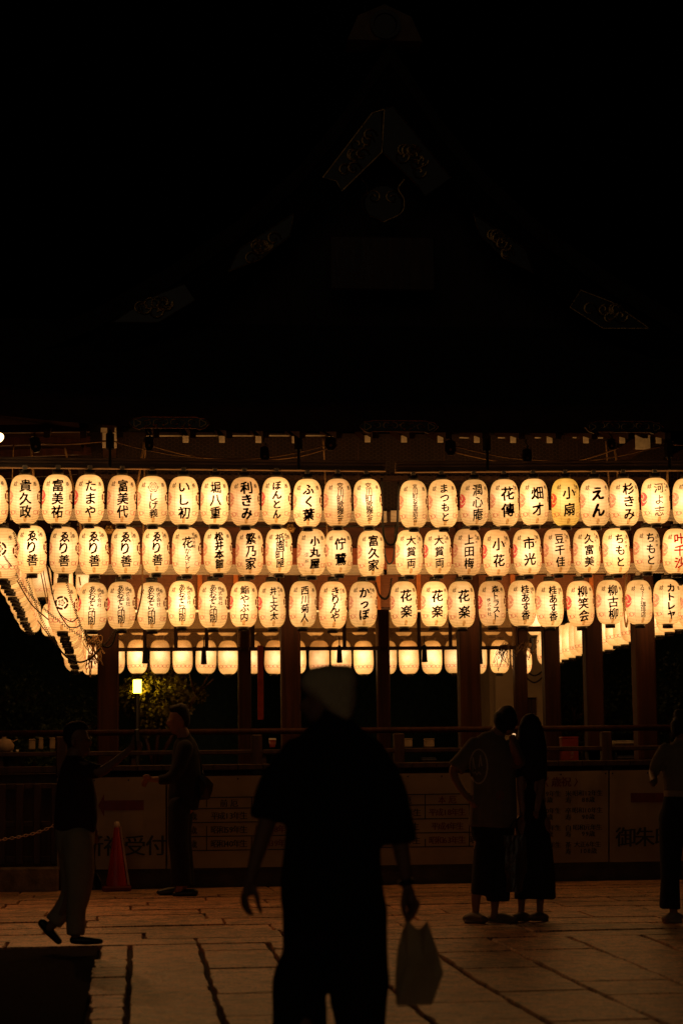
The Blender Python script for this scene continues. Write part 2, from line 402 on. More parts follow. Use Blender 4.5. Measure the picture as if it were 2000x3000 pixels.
# plinth and base
x0, x1 = XL-2.4, XR+2.4
part(MB().cbox(((x0+x1)/2, 26.6, .19), (x1-x0, 9.1, .24), .02), 'plinth', M_plinth)
FL = zb(2252, 22.5)                                         # stage floor level
part(MB().cbox((XC, 26.6, FL/2+.11), (XR-XL+2.6, 8.0, FL-.24), .01), 'base_wall', M_wood)
nb = 26
for i in range(nb):                                         # floor boards
    w = (XR-XL+1.0)/nb; x = XL-.5+w*(i+.5)
    part(MB().cbox((x, 26.6, FL+.03), (w-.006, 8.4, .06), .005), 'floor_board', M_wood)
# posts: front, back and the two sides
pz1 = zb(1480, YP)
def post(x, y, w=.235):
    z0 = FL+.06; m = MB().cbox((x, y, (z0+pz1)/2), (w, w, pz1-z0), .018)
    return part(m, 'post', M_post)
M_post = mat('red brown post', (.052, .016, .007), .62, var=.45, scale=3, stretch=(7, 7, .5), bump=.12, bscale=14, spec=.25)
frontx = [at(px, 1900, YP).x for px in (317, 850, 1371, 1883)]
for x in frontx: post(x, YP, .235 if x != frontx[1] else .215)
for px in (312, 716, 1122, 1523): post(at(px, 1990, YB).x, YB, .19)
for x in (XL, XR):
    for y in (YP+(YB-YP)/3, YP+(YB-YP)*2/3): post(x, y, .22)
# beams above the posts
def beamx(pya, pyb, Y, dep, name, m, xa=None, xb=None):
    za, zz = zb(pyb, Y), zb(pya, Y); xa = XL-.35 if xa is None else xa; xb = XR+.35 if xb is None else xb
    return part(MB().cbox(((xa+xb)/2, Y, (za+zz)/2), (xb-xa, dep, zz-za), .008), name, m)
beamx(1606, 1668, YP-.12, .09, 'lintel_beam', M_verm)
beamx(1500, 1540, YP, .16, 'head_beam', M_woodh)
beamx(1545, 1604, YP+.05, .05, 'transom_panel', mat('red brown panel', (.16, .055, .028), .6, var=.4, scale=4, stretch=(.6, 4, 4)))
beamx(1270, 1500, YP+.04, .05, 'upper_wall', mat('upper wall boards', (.020, .008, .005), .7, var=.4, scale=3, stretch=(5, 5, .5), bump=.2, bscale=10))
zt = zb(1560, YB)
part(MB().cbox((XC, YB, zt+.2), (XR-XL+.6, .2, .5), .01), 'back_beam', M_woodh)
for x in (XL, XR):
    part(MB().cbox((x, (YP+YB)/2, zt+.45), (.16, YB-YP, .5), .01), 'side_beam', M_wood)
part(MB().box(((XL+XR)/2, (YP+YB)/2, pz1+.3), (XR-XL+.2, YB-YP+.2, .05)), 'ceiling', M_wood)

# railing round the stage: three rails and stout posts
YR = 22.5
def railpx(pya, pyb, r=None):
    a, b = at(-260, pya, YR), at(1943, pyb, YR); return a, b
a, b = at(-200, 2143, YR), at(1945, 2136, YR)
zt_ = (at(1000, 2141, YR)).z
part(MB().tube([(XL-1.2, YR, zt_), (XR+.28, YR, zt_)], .034, 10), 'top_rail', M_post, True)
z2_ = at(1000, 2201, YR).z
part(MB().cbox(((XL+XR)/2-.5, YR, z2_), (XR-XL+1.4, .07, .05), .008), 'middle_rail', M_wood)
z3_ = at(1000, 2246, YR).z
part(MB().cbox(((XL+XR)/2-.5, YR, z3_), (XR-XL+1.4, .09, .075), .008), 'bottom_rail', M_wood)
for px in (-60, 180, 752, 1168, 1775):
    x = at(px, 2210, YR).x
    part(MB().cbox((x, YR, (zt_+z3_)/2-.06), (.115, .12, zt_-z3_+.05), .012), 'railing_post', M_wood)

# ---- roof
YE = 20.2                                                   # front eave
ze0 = zb(1262, YE)
def eave_lift(x): return .012*max(0, abs(x-XC)-1.2)**2.3
zg = zb(955, 22.3)
XE = 5.6                                                    # half width of the eaves
m = MB(); N = 36; prof = []
for i in range(N+1):
    x = XC-XE+2*XE*i/N; lift = eave_lift(x)
    prof.append([(x, YE+.05, ze0+lift), (x, YE-.02, ze0+lift+.20), (x, YE-.06, ze0+lift+.27), (x, YE+.1, ze0+lift+.34),
                 (x, YE+.8, ze0+lift*.8+.6), (x, YE+1.5, ze0+lift*.5+1.0), (x, 22.3, zg), (x, 22.6, zg+.1)])
k = len(prof[0])
m.add([p for r in prof for p in r], [(i*k+j, (i+1)*k+j, (i+1)*k+j+1, i*k+j+1) for i in range(N) for j in range(k-1)])
part(m, 'front_roof', M_bark, True)
# gilt line below the thatch and soffit boards
m = MB()
for i in range(N):
    x, X = XC-XE+2*XE*i/N, XC-XE+2*XE*(i+1)/N; l0, l1 = eave_lift(x), eave_lift(X)
    m.add([(x, YE+.06, ze0+l0), (X, YE+.06, ze0+l1), (X, YP+.1, ze0+.72+l1*.3), (x, YP+.1, ze0+.72+l0*.3)], [(0, 3, 2, 1)])
part(m, 'soffit', mat('soffit boards', (.03, .014, .008), 1.0, spec=.05, var=.4, scale=4, stretch=(8, .5, 8)), True)
# side eaves soffit (left), with its rafters
m = MB()
m.add([(XC-XE, YE, ze0+eave_lift(XC-XE)+.02), (XL-.3, YE+.06, ze0+.1), (XL-.3, YB+2, ze0+.5), (XC-XE, YB+2, ze0+.25)], [(0, 1, 2, 3)])
part(m, 'side_soffit', mat('side soffit boards', (.024, .011, .006), 1.0, spec=.02, var=.5, stretch=(.5, 8, 8))); m = MB()
m.add([(XC+XE, YE, ze0+eave_lift(XC+XE)), (XR+.3, YE+.06, ze0+.1), (XR+.3, YB+2, ze0+.36), (XC+XE, YB+2, ze0+.2)], [(0, 3, 2, 1)])
part(m, 'side_soffit', mat('side soffit boards', (.035, .017, .01)))
# gable profile (right half in pixels on the plane y = 22.3)
GP = [(1120, 175), (1165, 240), (1260, 385), (1390, 545), (1560, 700), (1750, 835), (1960, 962)]
AX = at(1120, 175, 22.3)
half = [(at(px, py, 22.3).x-AX.x, at(px, py, 22.3).z) for px, py in GP]
half += [(half[-1][0]+1.0, half[-1][1]-.42), (half[-1][0]+2.1, half[-1][1]-.75)]
line = [(-x, z) for x, z in reversed(half[1:])]+half
m = MB()
for (xa, za), (xb, z_b) in zip(line[:-1], line[1:]):
    for dz in (0, -.22):
        m.add([(AX.x+xa, 21.75, za+dz), (AX.x+xb, 21.75, z_b+dz), (AX.x+xb, 31.5, z_b+dz), (AX.x+xa, 31.5, za+dz)], [(0, 1, 2, 3)])
    m.add([(AX.x+xa, 21.75, za), (AX.x+xb, 21.75, z_b), (AX.x+xb, 21.75, z_b-.22), (AX.x+xa, 21.75, za-.22)], [(0, 3, 2, 1)])
part(m, 'main_roof', M_bark, True)
m = MB()
inner = [(x, z-.24) for x, z in line if z > zg]
m.prism([(AX.x+x, z) for x, z in inner], 22.32, 22.36)
part(m, 'gable_wall', mat('gable boards', (.03, .018, .012), .8, var=.4, scale=3, stretch=(6, 6, .6)))
for s in (-1, 1):                                           # bargeboards
    m = MB(); pr = [(s*x, z) for x, z in half[:7]]
    for (xa, za), (xb, z_b) in zip(pr[:-1], pr[1:]):
        for y in (21.80, 21.86):
            m.add([(AX.x+xa, y, za-.23), (AX.x+xb, y, z_b-.23), (AX.x+xb, y, z_b-.62), (AX.x+xa, y, za-.66)], [(0, 1, 2, 3)])
        m.add([(AX.x+xa, 21.80, za-.66), (AX.x+xb, 21.80, z_b-.62), (AX.x+xb, 21.86, z_b-.62), (AX.x+xa, 21.86, za-.66)], [(0, 1, 2, 3)])
    part(m, 'bargeboard', mat('dark bargeboard', (.010, .007, .005), .95, spec=.1))
# ridge end with its crest disc
rz = at(1120, 95, 21.9)
rd = part(MB().prism([(rz.x-.42, rz.z-.16), (rz.x+.42, rz.z-.16), (rz.x+.30, rz.z+.12), (rz.x, rz.z+.26), (rz.x-.30, rz.z+.12)], 21.7, 22.1), 'ridge_end', mat('ridge tile clay', (.16, .10, .06), .7))
o = MB().lathe([(.0, 0), (.15, 0), (.17, .02), (.17, .05), (.13, .05), (.12, .03), (0, .03)], 24, caps=False).mesh('ridge_crest', M_black)
o = inst('ridge_crest', o, rd, (rz.x, 21.7, rz.z+.01), (PI/2, 0, 0))

def scrolls(mb, x0, x1, z0, z1, y, r, k, seed):
    """carved tendrils inside a rectangle"""
    rnd = random.Random(seed); h = (z1-z0); n = max(2, int((x1-x0)/(h*.75)))
    for i in range(n):
        cx = x0+(x1-x0)*(i+.5)/n; cz = (z0+z1)/2+rnd.uniform(-.1, .1)*h; s = 1 if i % 2 else -1; pts = []
        for j in range(22):
            t = j/21; a = s*(t*4.2*PI*.55)+rnd.uniform(-.02, .02)+(0 if i % 2 else PI); rr = h*.42*(1-.78*t)
            pts.append((cx+rr*math.cos(a), y, cz+rr*math.sin(a)*.95))
        mb.tube(pts, [r*(1.1-.5*j/21) for j in range(22)], 5)
        for q in range(2):
            a = rnd.uniform(0, 6.28); px_, pz_ = cx+h*.36*math.cos(a), cz+h*.34*math.sin(a)
            mb.add([(px_-r*2.2, y, pz_), (px_, y-r*1.2, pz_-r*1.5), (px_+r*2.2, y, pz_), (px_, y-r*1.2, pz_+r*1.5)], [(0, 1, 2, 3)])
def frame_tube(mb, poly, r, n=5): mb.tube([Vector(p) for p in poly]+[Vector(poly[0])], r, n, False)

# three gilt plates along the eave
for (pxa, pya, pxb, pyb) in ((378, 1238, 614, 1241), (1053, 1249, 1283, 1251), (1712, 1251, 1942, 1252)):
    A, B = at(pxa, pya, YE-.1), at(pxb, pyb, YE-.1); L = (B-A).length; c = (A+B)/2; h = .062
    out = [(-L/2, 0), (-L/2+.045, h*.75), (-L/2+.10, h*.82), (-L/2+.13, h), (L/2-.13, h), (L/2-.10, h*.82), (L/2-.045, h*.75), (L/2, 0),
           (L/2-.045, -h*.75), (L/2-.10, -h*1.05), (L/2-.14, -h*.8), (-L/2+.14, -h*.8), (-L/2+.10, -h*1.05), (-L/2+.045, -h*.75)]
    p = part(MB().prism([(c.x+x, c.z+z) for x, z in out], YE-.10, YE-.07), 'eave_plate', M_black)
    m = MB(); frame_tube(m, [(c.x+x, YE-.105, c.z+z) for x, z in out], .005)
    m.tube([(c.x-L/2+.13, YE-.108, c.z+h), (c.x+L/2-.13, YE-.108, c.z+h)], .006, 5)
    m.tube([(c.x-L/2+.15, YE-.108, c.z-h*.8), (c.x+L/2-.15, YE-.108, c.z-h*.8)], .006, 5)
    scrolls(m, c.x-L/2+.14, c.x+L/2-.14, c.z-h*.75, c.z+h*.9, YE-.106, .006, 1, pxa)
    for s in (-1, 1):
        pts = [(c.x+s*(L/2-.075)+.032*math.cos(a)*(1+.25*math.cos(3*a)), YE-.106, c.z+.032*math.sin(a)*(1+.25*math.cos(3*a))) for a in [2*PI*j/18 for j in range(19)]]
        m.tube(pts, .005, 5)
    o = m.obj('relief', M_gold, p)
# gilt fittings on the gable, in pixels
def fitting(poly, seed, Y=21.77, shape='scroll'):
    pts = [at(px, py, Y) for px, py in poly]
    p = part(MB().prism([(q.x, q.z) for q in pts], Y, Y+.02), 'gable_fitting', M_black)
    m = MB(); frame_tube(m, [(q.x, Y-.005, q.z) for q in pts], .009)
    rnd = random.Random(seed); c = sum(pts, Vector())/len(pts)
    n = 9
    for i in range(n):
        w = [rnd.random()**1.5 for _ in pts]; t = sum(w); q = sum((p_*w_ for p_, w_ in zip(pts, w)), Vector())/t
        q = q*.8+c*.2; s = rnd.choice((-1, 1)); r0 = .085
        m.tube([(q.x+r0*(1-.75*j/14)*math.cos(s*j*.5), Y-.012, q.z+r0*(1-.75*j/14)*math.sin(s*j*.5)) for j in range(15)], .012, 5)
    m.obj('relief', M_gold, p)
fitting([(1115, 320), (1150, 310), (1320, 520), (1245, 575), (1225, 545), (1120, 445)], 1)
fitting([(1125, 320), (1090, 330), (945, 520), (985, 530), (1000, 560), (1118, 445)], 2)
fitting([(668, 795), (700, 730), (860, 625), (850, 690), (760, 760)], 3)
fitting([(1562, 800), (1540, 730), (1385, 625), (1405, 690), (1480, 760)], 4)
fitting([(325, 945), (440, 870), (540, 830), (572, 880), (465, 945)], 5)
fitting([(1900, 962), (1790, 885), (1700, 850), (1668, 900), (1765, 962)], 6)
# hanging gable ornament with two volutes
m = MB(); c = at(1122, 590, 21.7)
for s in (-1, 1):
    m.tube([(c.x+s*(.10+.085*(1-.8*t)*math.cos(t*9)), 21.7, c.z+.05+.085*(1-.8*t)*math.sin(t*9)) for t in [j/24 for j in range(25)]], .009, 5)
    m.tube(smooth_curve([(c.x+s*.24, 21.7, c.z+.26), (c.x+s*.17, 21.7, c.z+.15), (c.x+s*.23, 21.7, c.z+.03), (c.x+s*.2, 21.7, c.z-.12), (c.x, 21.7, c.z-.23)]), .008, 5)
p = part(MB().prism([(c.x+.2*math.cos(a), c.z-.02+.2*math.sin(a)) for a in [2*PI*j/20 for j in range(20)]], 21.71, 21.75), 'gable_pendant', M_black)
m.obj('relief', M_gold, p)
# name plaque
A, B = at(965, 850, 21.9), at(1272, 695, 21.9)
p = part(MB().cbox(((A.x+B.x)/2, 21.9, (A.z+B.z)/2), (B.x-A.x, .06, B.z-A.z), .02), 'plaque', M_wood)

# ---- rafters with white tips (inner row) and dark tips (flying row)
tips = [(100, 1268), (209, 1271)]+[(437+106.5*i, 1279+.45*i) for i in range(15)]
YT = 22.0
for px, py in tips:
    c = at(px, py+7 if px < 1000 else py+4, YT)
    rf = part(MB().bar(c, c+Vector((0, .9, .24)), .062, .072), 'rafter', M_wood)
    q = MB().cbox(c+Vector((0, -.008, 0)), (.064, .014, .078), .004).obj('rafter_tip', M_white, rf)
for i in range(18):
    px = 137+107*i; c = at(px, 1272+.3*i, YE+.12)
    part(MB().bar(c, c+Vector((0, 1.9, .46)), .062, .068), 'flying_rafter', M_wood)
# battens catching the light
za = at(1000, 1278.5, YT+.25)
for pxa, pxb in ((445, 1000), (1345, 1392), (1458, 1500), (1566, 1610), (1677, 1765)):
    A, B = at(pxa, 1277 if pxa < 1000 else 1282, YT+.3), at(pxb, 1276 if pxa < 1000 else 1283, YT+.3)
    part(MB().bar(A, B, .02, .012), 'batten', M_white)
# white-painted beam ends at the corners
def beam_end(px0, py0, px1, py1, Y, notch=True):
    A, B = at(px0, py1, Y), at(px1, py0, Y); w, h = B.x-A.x, B.z-A.z
    poly = [(A.x, A.z), (B.x, A.z), (B.x, B.z), (B.x-.1*w, B.z), (B.x-.12*w, B.z-.26*h), (B.x-.45*w, B.z-.26*h), (A.x+.2*w, B.z-.12*h), (A.x, B.z)] if notch else [(A.x, A.z), (B.x, A.z), (B.x, B.z), (A.x, B.z)]
    bb = part(MB().box(((A.x+B.x)/2, Y+.5, (A.z+B.z)/2-.0), (w*.94, .96, h*.72)), 'corner_beam', M_wood)
    MB().prism(poly, Y-.02, Y+.012).obj('beam_tip', M_white, bb)
beam_end(1861, 1274, 1902, 1316, YT, True)
beam_end(300, 1268, 342, 1312, YT, False)
beam_end(295, 1254, 314, 1266, YT, False); beam_end(336, 1254, 349, 1266, YT, False)
# stepped bracket left of the corner
A = at(227, 1282, YT+.4)
part(MB().bar(at(228, 1265, YT+.4), at(228, 1284, YT+.4), .02).bar(at(228, 1284, YT+.4), at(250, 1284, YT+.4), .02).bar(at(250, 1284, YT+.4), at(250, 1322, YT+.4), .02), 'bracket_edge', M_post)
# rafters of the left side eaves, seen fanning away
for i in range(9):
    y = 20.9+i*.95; A = Vector((XL-.2, y, ze0+.10+.038*(y-YE))); B = Vector((XC-XE+.3, y-.1, ze0+.06+.012*(y-YE)))
    part(MB().bar(A, B, .07, .08), 'side_rafter', M_post)
# chicken wire against birds, in front of the upper wall
YW = 22.62
m = MB(); A, B = at(290, 1500, YW), at(1985, 1288, YW); s = .026; dx, dz = s*1.5, s*math.sqrt(3)/2
def wire(mb, p, q, w):
    t = Vector((q[0]-p[0], 0, q[1]-p[1])); nn = Vector((-t.z, 0, t.x)).normalized()*w/2
    P, Q = Vector((p[0], YW, p[1])), Vector((q[0], YW, q[1]))
    mb.add([P-nn, Q-nn, Q+nn, P+nn], [(0, 1, 2, 3)])
ni, nj = int((B.x-A.x)/dx), int((B.z-A.z)/(2*dz))
for i in range(ni):
    for j in range(nj):
        cx, cz = A.x+i*dx, A.z+j*2*dz+(dz if i % 2 else 0)
        c6 = [(cx+s*math.cos(a*PI/3)*.98, cz+s*math.sin(a*PI/3)) for a in range(6)]
        wire(m, c6[0], c6[1], .0022); wire(m, c6[1], c6[2], .0022); wire(m, c6[2], c6[3], .0022)
o = part(m, 'wire_netting', mat('galvanised wire', (.13, .08, .055), .55, .3)); o['kind'] = 'stuff'
for px in (880*.4464+290, 1300, 1690, 1985, 600+1005*.4464):
    p = at(px, 1300, YW); q = at(px, 1500, YW)
    part(MB().bar(p, q, .008), 'netting_wire', M_wood)

# ================================================================== BLINDS
def blind(Y, pxa, pxb, pya, pyb, label, ribbons=(), m=M_blind, tassels=(), group=None, bar=None, bars=()):
    A, B = at(pxa, pyb, Y), at(pxb, pya, Y); A.z = at((pxa+pxb)/2, pyb, Y).z; B.z = at((pxa+pxb)/2, pya, Y).z
    e = empty('bamboo_blind', ((A.x+B.x)/2, Y, A.z), label, 'blind', group); L = Vector(e.location)
    w, h = B.x-A.x, B.z-A.z; sh = MB(); nx = 24
    vs = [(-w/2+w*i/nx, .01*math.sin(i*1.3)*(1-j), h*(1-j)) for j in (0, 1) for i in range(nx+1)]
    sh.add(vs, [(i, i+1, nx+2+i, nx+1+i) for i in range(nx)]).obj('slat_sheet', m, e)
    MB().cbox((0, -.012, .012), (w, .03, .03), .005).obj('bottom_rod', M_wood, e)
    for px in ribbons:
        x = at(px, 1730, Y).x-L.x; MB().box((x, -.03, h/2), (.05, .004, h)).obj('ribbon', M_ribbon, e)
    return e, w, h
M_ribbon = mat('orange ribbon', (.75, .24, .05), .6, var=.2, scale=12)
blind(YP+.02, 350, 812, 1682, 1786, 'red brown bamboo blind rolled down between the two left front posts', (585, 690))
blind(YP+.02, 888, 1340, 1684, 1787, 'red brown bamboo blind hanging in the middle bay behind the loops of black cable', (1107, 1225))
blind(YP+.02, 1402, 1852, 1684, 1790, 'red brown bamboo blind hanging in the right front bay', (1500, 1730))
# translucent blinds on the far side
def thin_mat():
    m = bpy.data.materials.new('thin far blind'); m.use_nodes = True
    n, l = m.node_tree.nodes, m.node_tree.links; n.clear()
    o = n.new('ShaderNodeOutputMaterial'); mx = n.new('ShaderNodeMixShader'); t = n.new('ShaderNodeBsdfTransparent')
    d = n.new('ShaderNodeBsdfDiffuse'); d.inputs[0].default_value = (.34, .19, .10, 1)
    tl = n.new('ShaderNodeBsdfTranslucent'); tl.inputs[0].default_value = (.5, .3, .16, 1)
    m2 = n.new('ShaderNodeMixShader'); l.new(d.outputs[0], m2.inputs[1]); l.new(tl.outputs[0], m2.inputs[2])
    t.inputs[0].default_value = (.9, .74, .52, 1)
    tc = n.new('ShaderNodeTexCoord'); w = n.new('ShaderNodeTexWave'); w.bands_direction = 'Z'; w.inputs['Scale'].default_value = 18; w.inputs['Distortion'].default_value = .4
    l.new(tc.outputs['Object'], w.inputs['Vector'])
    r = n.new('ShaderNodeMapRange'); r.inputs['To Min'].default_value = .25; r.inputs['To Max'].default_value = .6; l.new(w.outputs['Fac'], r.inputs['Value'])
    l.new(r.outputs[0], mx.inputs[0]); l.new(t.outputs[0], mx.inputs[1]); l.new(m2.outputs[0], mx.inputs[2]); l.new(mx.outputs[0], o.inputs[0])
    return m
M_thin = thin_mat()
def far_blind(pxa, pxb, pys, label, straps, tassels):
    e, w, h = blind(YB-.16, pxa, pxb, 1795, pys, label, (), M_thin)
    MB().cbox((0, -.02, .0), (w+.02, .05, .055), .008).obj('frame_bar', M_wood, e)
    for px in straps:
        x = at(px, 1850, YB-.2).x-e.location.x; MB().box((x, -.05, h/2), (.055, .012, h)).obj('strap', M_wood, e)
    for px, py in tassels:
        c = at(px, py, YB-.25)-Vector(e.location)
        t = MB().tube([c+Vector((0, 0, .26)), c+Vector((0, 0, .12))], .008, 5).obj('tassel_cord', M_cloth_black, e)
        MB().lathe([(.012, .13), (.034, .10), (.036, .04), (.043, -.10), (.046, -.13), (.02, -.135)], 10, c).obj('tassel', M_cloth_black, e, True)
far_blind(322, 704, 1903, 'thin see-through far blind in the left bay with two dark tassels', (424, 515, 605), ((425, 1918), (597, 1920), ))
far_blind(730, 1108, 1901, 'thin see-through far blind in the middle bay behind the cream hat', (740, 1008), ((994, 1916),))
far_blind(1138, 1508, 1899, 'thin see-through far blind in the right bay with the long tassel', (1226, 1318, 1405), ((1243, 1914), (1405, 1920)))
# pale cloth valance under the far beam
for pxa, pxb, lab in ((322, 704, 'pale cloth valance glowing behind the left bay'), (730, 1108, 'pale cloth valance glowing behind the middle bay'), (1138, 1510, 'pale cloth valance glowing behind the right bay')):
    A, B = at(pxa, 1838, YB-.02), at(pxb, 1796, YB-.02); A.z = at(1000, 1838, YB).z; B.z = at(1000, 1790, YB).z
    mv = MB(); nx = 30
    mv.add([(A.x+(B.x-A.x)*i/nx, YB+.16+.012*math.sin(i*1.7), z) for z in (A.z, B.z) for i in range(nx+1)], [(i, i+1, nx+2+i, nx+1+i) for i in range(nx)])
    mc = MATS.get('valance cloth')
    if not mc:
        mc = bpy.data.materials.new('valance cloth'); mc.use_nodes = True; n_, l_ = mc.node_tree.nodes, mc.node_tree.links; n_.clear()
        o_ = n_.new('ShaderNodeOutputMaterial'); tr = n_.new('ShaderNodeBsdfTranslucent'); tr.inputs[0].default_value = (.85, .75, .58, 1)
        df = n_.new('ShaderNodeBsdfDiffuse'); df.inputs[0].default_value = (.7, .6, .45, 1)
        ms = n_.new('ShaderNodeMixShader'); ms.inputs[0].default_value = .7; l_.new(df.outputs[0], ms.inputs[1]); l_.new(tr.outputs[0], ms.inputs[2]); l_.new(ms.outputs[0], o_.inputs[0])
        MATS['valance cloth'] = mc
    tag(mv.obj('valance', mc), lab, 'valance', 'cloth valances on the far side')

# ================================================================== LANTERN RAILS
def hrail(pxa, pya, pxb, pyb, Y, hpx, m, label, grooves=3):
    A, B = at(pxa, pya, Y), at(pxb, pyb, Y); h = hpx*mpp(Y); L = (B-A).length
    e = empty('lantern_rail', A, label, 'rail', 'rails the lanterns hang from')
    D = B-A
    MB().bar((0, 0, 0), D, .05, h).obj('rail_core', m, e)
    for k in range(grooves):
        z = h*(.5-(k+.5)/grooves)
        MB().bar(Vector((0, -.031, z)), D+Vector((0, -.031, z)), .014, h/grooves*.55).obj('rail_lip', m, e)
    MB().bar(Vector((0, -.02, -h/2-.006)), D+Vector((0, -.02, -h/2-.006)), .075, .010).obj('rail_flange', mat('tan rail edge', (.34, .22, .13), .6) if m is M_rail_hi else m, e)
    return e
Y1, Y2, Y3 = 21.0, 21.65, 22.3
hrail(-180, 1352, 1128, 1365, Y1+.06, 30, M_rail_hi, 'long brown metal rail above the left run of top-row lanterns')
hrail(1157, 1368, 2160, 1362, Y1+.06, 30, M_rail_hi, 'brown metal rail above the right run of top-row lanterns')
hrail(30, 1505, 1131, 1513, Y2+.05, 30, M_rail_lo, 'pale rail behind the left run of top-row lanterns, carrying the middle row')
hrail(1144, 1511, 2150, 1508, Y2+.05, 30, M_rail_lo, 'pale rail behind the right run of top-row lanterns, carrying the middle row')
hrail(221, 1667, 1122, 1669, Y3+.05, 27, M_rail_lo, 'pale rail behind the left run of middle-row lanterns, carrying the bottom row')
hrail(1133, 1667, 2150, 1662, Y3+.05, 27, M_rail_lo, 'pale rail behind the right run of middle-row lanterns, carrying the bottom row')
Yb3, Yb2, Yb1 = YB+.75, YB+1.4, YB+2.05
hrail(200, 1846, 1600, 1842, Yb3-.06, 14, M_woodh, 'unlit rail on the far side carrying the far lanterns', 1)  # shade of its unlit inner side is put into a dark colour
# black straps and pulleys holding the top rail
def strap(px, pya, pyb, lab):
    A, B = at(px, pya, Y1-.02), at(px, pyb, Y1-.02)
    e = empty('rail_strap', B, lab, 'strap', 'black straps round the top rail')
    MB().cbox((0, 0, (A.z-B.z)/2), (.028, .012, A.z-B.z), .003).obj('band', M_cable, e)
    MB().cbox((0, .02, (A.z-B.z)-.12), (.085, .05, .19), .02).obj('buckle', M_cable, e)
strap(322, 1258, 1369, 'black strap with a thick buckle at the left end of the eave')
strap(875, 1262, 1376, 'black strap on the rail under the eave, left of the central gap')
strap(1428, 1266, 1379, 'black strap on the rail under the eave, right of the central gap')
strap(1961, 1285, 1375, 'black strap with a thick buckle near the right picture edge')
def pulley(px, py, lab, h=.15, w=.085, tilt=0.0):
    c = at(px, py, Y1+.1); e = empty('pulley', c, lab, 'pulley', 'black pulleys under the eave'); e.rotation_euler = (0, tilt, 0)
    MB().prism([(-w/2, h*.45), (-w*.2, h*.5), (w*.2, h*.5), (w/2, h*.4), (w*.52, -h*.25), (w*.25, -h*.5), (-w*.25, -h*.5), (-w*.52, -h*.2)], -.025, .025).obj('block', M_cable, e)
    MB().tube([(0, -.034, -h*.15), (0, .034, -h*.15)], .014, 10).obj('axle', M_rail_hi, e)
    hk = smooth_curve([(0, 0, h*.45), (.012, 0, h*.7), (-.012, 0, h*.9), (0, 0, h*1.15)], 4)
    MB().tube(hk, .009, 6).obj('hook', M_cable, e)
pulley(104, 1303, 'black pulley hanging by a chain beside the white rafter tip near the left edge', .16, .10, -.2)
pulley(437, 1300, 'black pulley below the left gilt plate where two ropes meet')
pulley(775, 1331, 'small black pulley block hanging above the top rail, left of centre', .16, .09)
pulley(968, 1300, 'black pulley block gathering two sagging ropes left of the central gap', .14, .11)
pulley(1318, 1312, 'black pulley block gathering two sagging ropes right of the central gap', .16, .11)
pulley(1543, 1337, 'small black pulley block hanging above the top rail, right of centre', .16, .09)
pulley(1790, 1302, 'black pulley under the right gilt plate with two hanging ropes', .12, .08)

# ================================================================== LANTERNS
LH, LR, LC = .262, .160, .058                                  # half height, radius, collar radius
def lr(z):
    t = max(-1, min(1, z/LH)); return LC+(LR-LC)*(1-abs(t)**3.5)**.5*(1-.02*t)
prof = []
for i in range(25):
    a = -PI/2+PI*i/24; z = LH*math.copysign(abs(math.sin(a))**.86, a); prof.append((lr(z*.9995), z))
def shade_mesh(m): return MB().lathe(prof, 40, caps=False).mesh('lantern_shade', m, True)
SH = {k: shade_mesh(m) for k, m in (('n', PAPER), ('y', PAPER_Y), ('p', PAPER_P))}
CAPB = MB().lathe([(.052, -LH-.044), (.060, -LH-.044), (.060, -LH+.004), (.052, -LH+.004), (.052, -LH-.044)], 24, caps=False).mesh('bottom_cap', M_cap, True)
CAPT = MB().lathe([(.045, LH-.004), (.064, LH-.004), (.064, LH+.056), (.045, LH+.056), (.045, LH-.004)], 24, caps=False).mesh('top_cap', M_cap, True)
HANG = MB().cbox((0, 0, LH+.083), (.052, .04, .055), .006).mesh('hanger_block', M_rail_lo)
BULB = None

EPS = .0028
def wrap(vs, fs, name, m, th0=0.0):
    out = []
    for p in vs:
        u, v = p[0], p[1]; th = u/LR+th0; r = lr(max(-LH*.985, min(LH*.985, v)))+EPS+(p[2] if len(p) > 2 else 0)
        out.append((r*math.sin(th), -r*math.cos(th), v))
    me = bpy.data.meshes.new(name); me.from_pydata(out, [], fs); me.update(); me.materials.append(m); return me
GL = {}
def glyph(ch, off):
    k = (ch, off)
    if k in GL: return GL[k]
    c = bpy.data.curves.new('glyph', 'FONT'); c.body = ch; c.resolution_u = 2; c.offset = off
    o = bpy.data.objects.new('glyph', c); COL.objects.link(o)
    dg = bpy.context.evaluated_depsgraph_get()
    me = bpy.data.meshes.new_from_object(o.evaluated_get(dg))
    vs = [(v.co.x, v.co.y) for v in me.vertices]; fs = [tuple(p.vertices) for p in me.polygons]
    bpy.data.objects.remove(o); bpy.data.curves.remove(c); bpy.data.meshes.remove(me)
    if vs:
        cx = (min(v[0] for v in vs)+max(v[0] for v in vs))/2
        vs = [(x-cx, y-.385) for x, y in vs]
    GL[k] = (vs, fs); return GL[k]
def preload(chars):
    obs = []
    for ch in sorted(set(chars)):
        c = bpy.data.curves.new('glyph', 'FONT'); c.body = ch; c.resolution_u = 2
        o = bpy.data.objects.new('glyph', c); COL.objects.link(o); obs.append((ch, o))
    dg = bpy.context.evaluated_depsgraph_get(); got = []
    for ch, o in obs: got.append((ch, o, bpy.data.meshes.new_from_object(o.evaluated_get(dg))))
    for ch, o, me in got:
        vs = [(v.co.x, v.co.y) for v in me.vertices]; fs = [tuple(p.vertices) for p in me.polygons]
        c = o.data; bpy.data.objects.remove(o); bpy.data.curves.remove(c); bpy.data.meshes.remove(me)
        if vs:
            cx = (min(v[0] for v in vs)+max(v[0] for v in vs))/2; vs = [(x-cx, y-.385) for x, y in vs]
        GL[(ch, 0.0)] = (vs, fs)
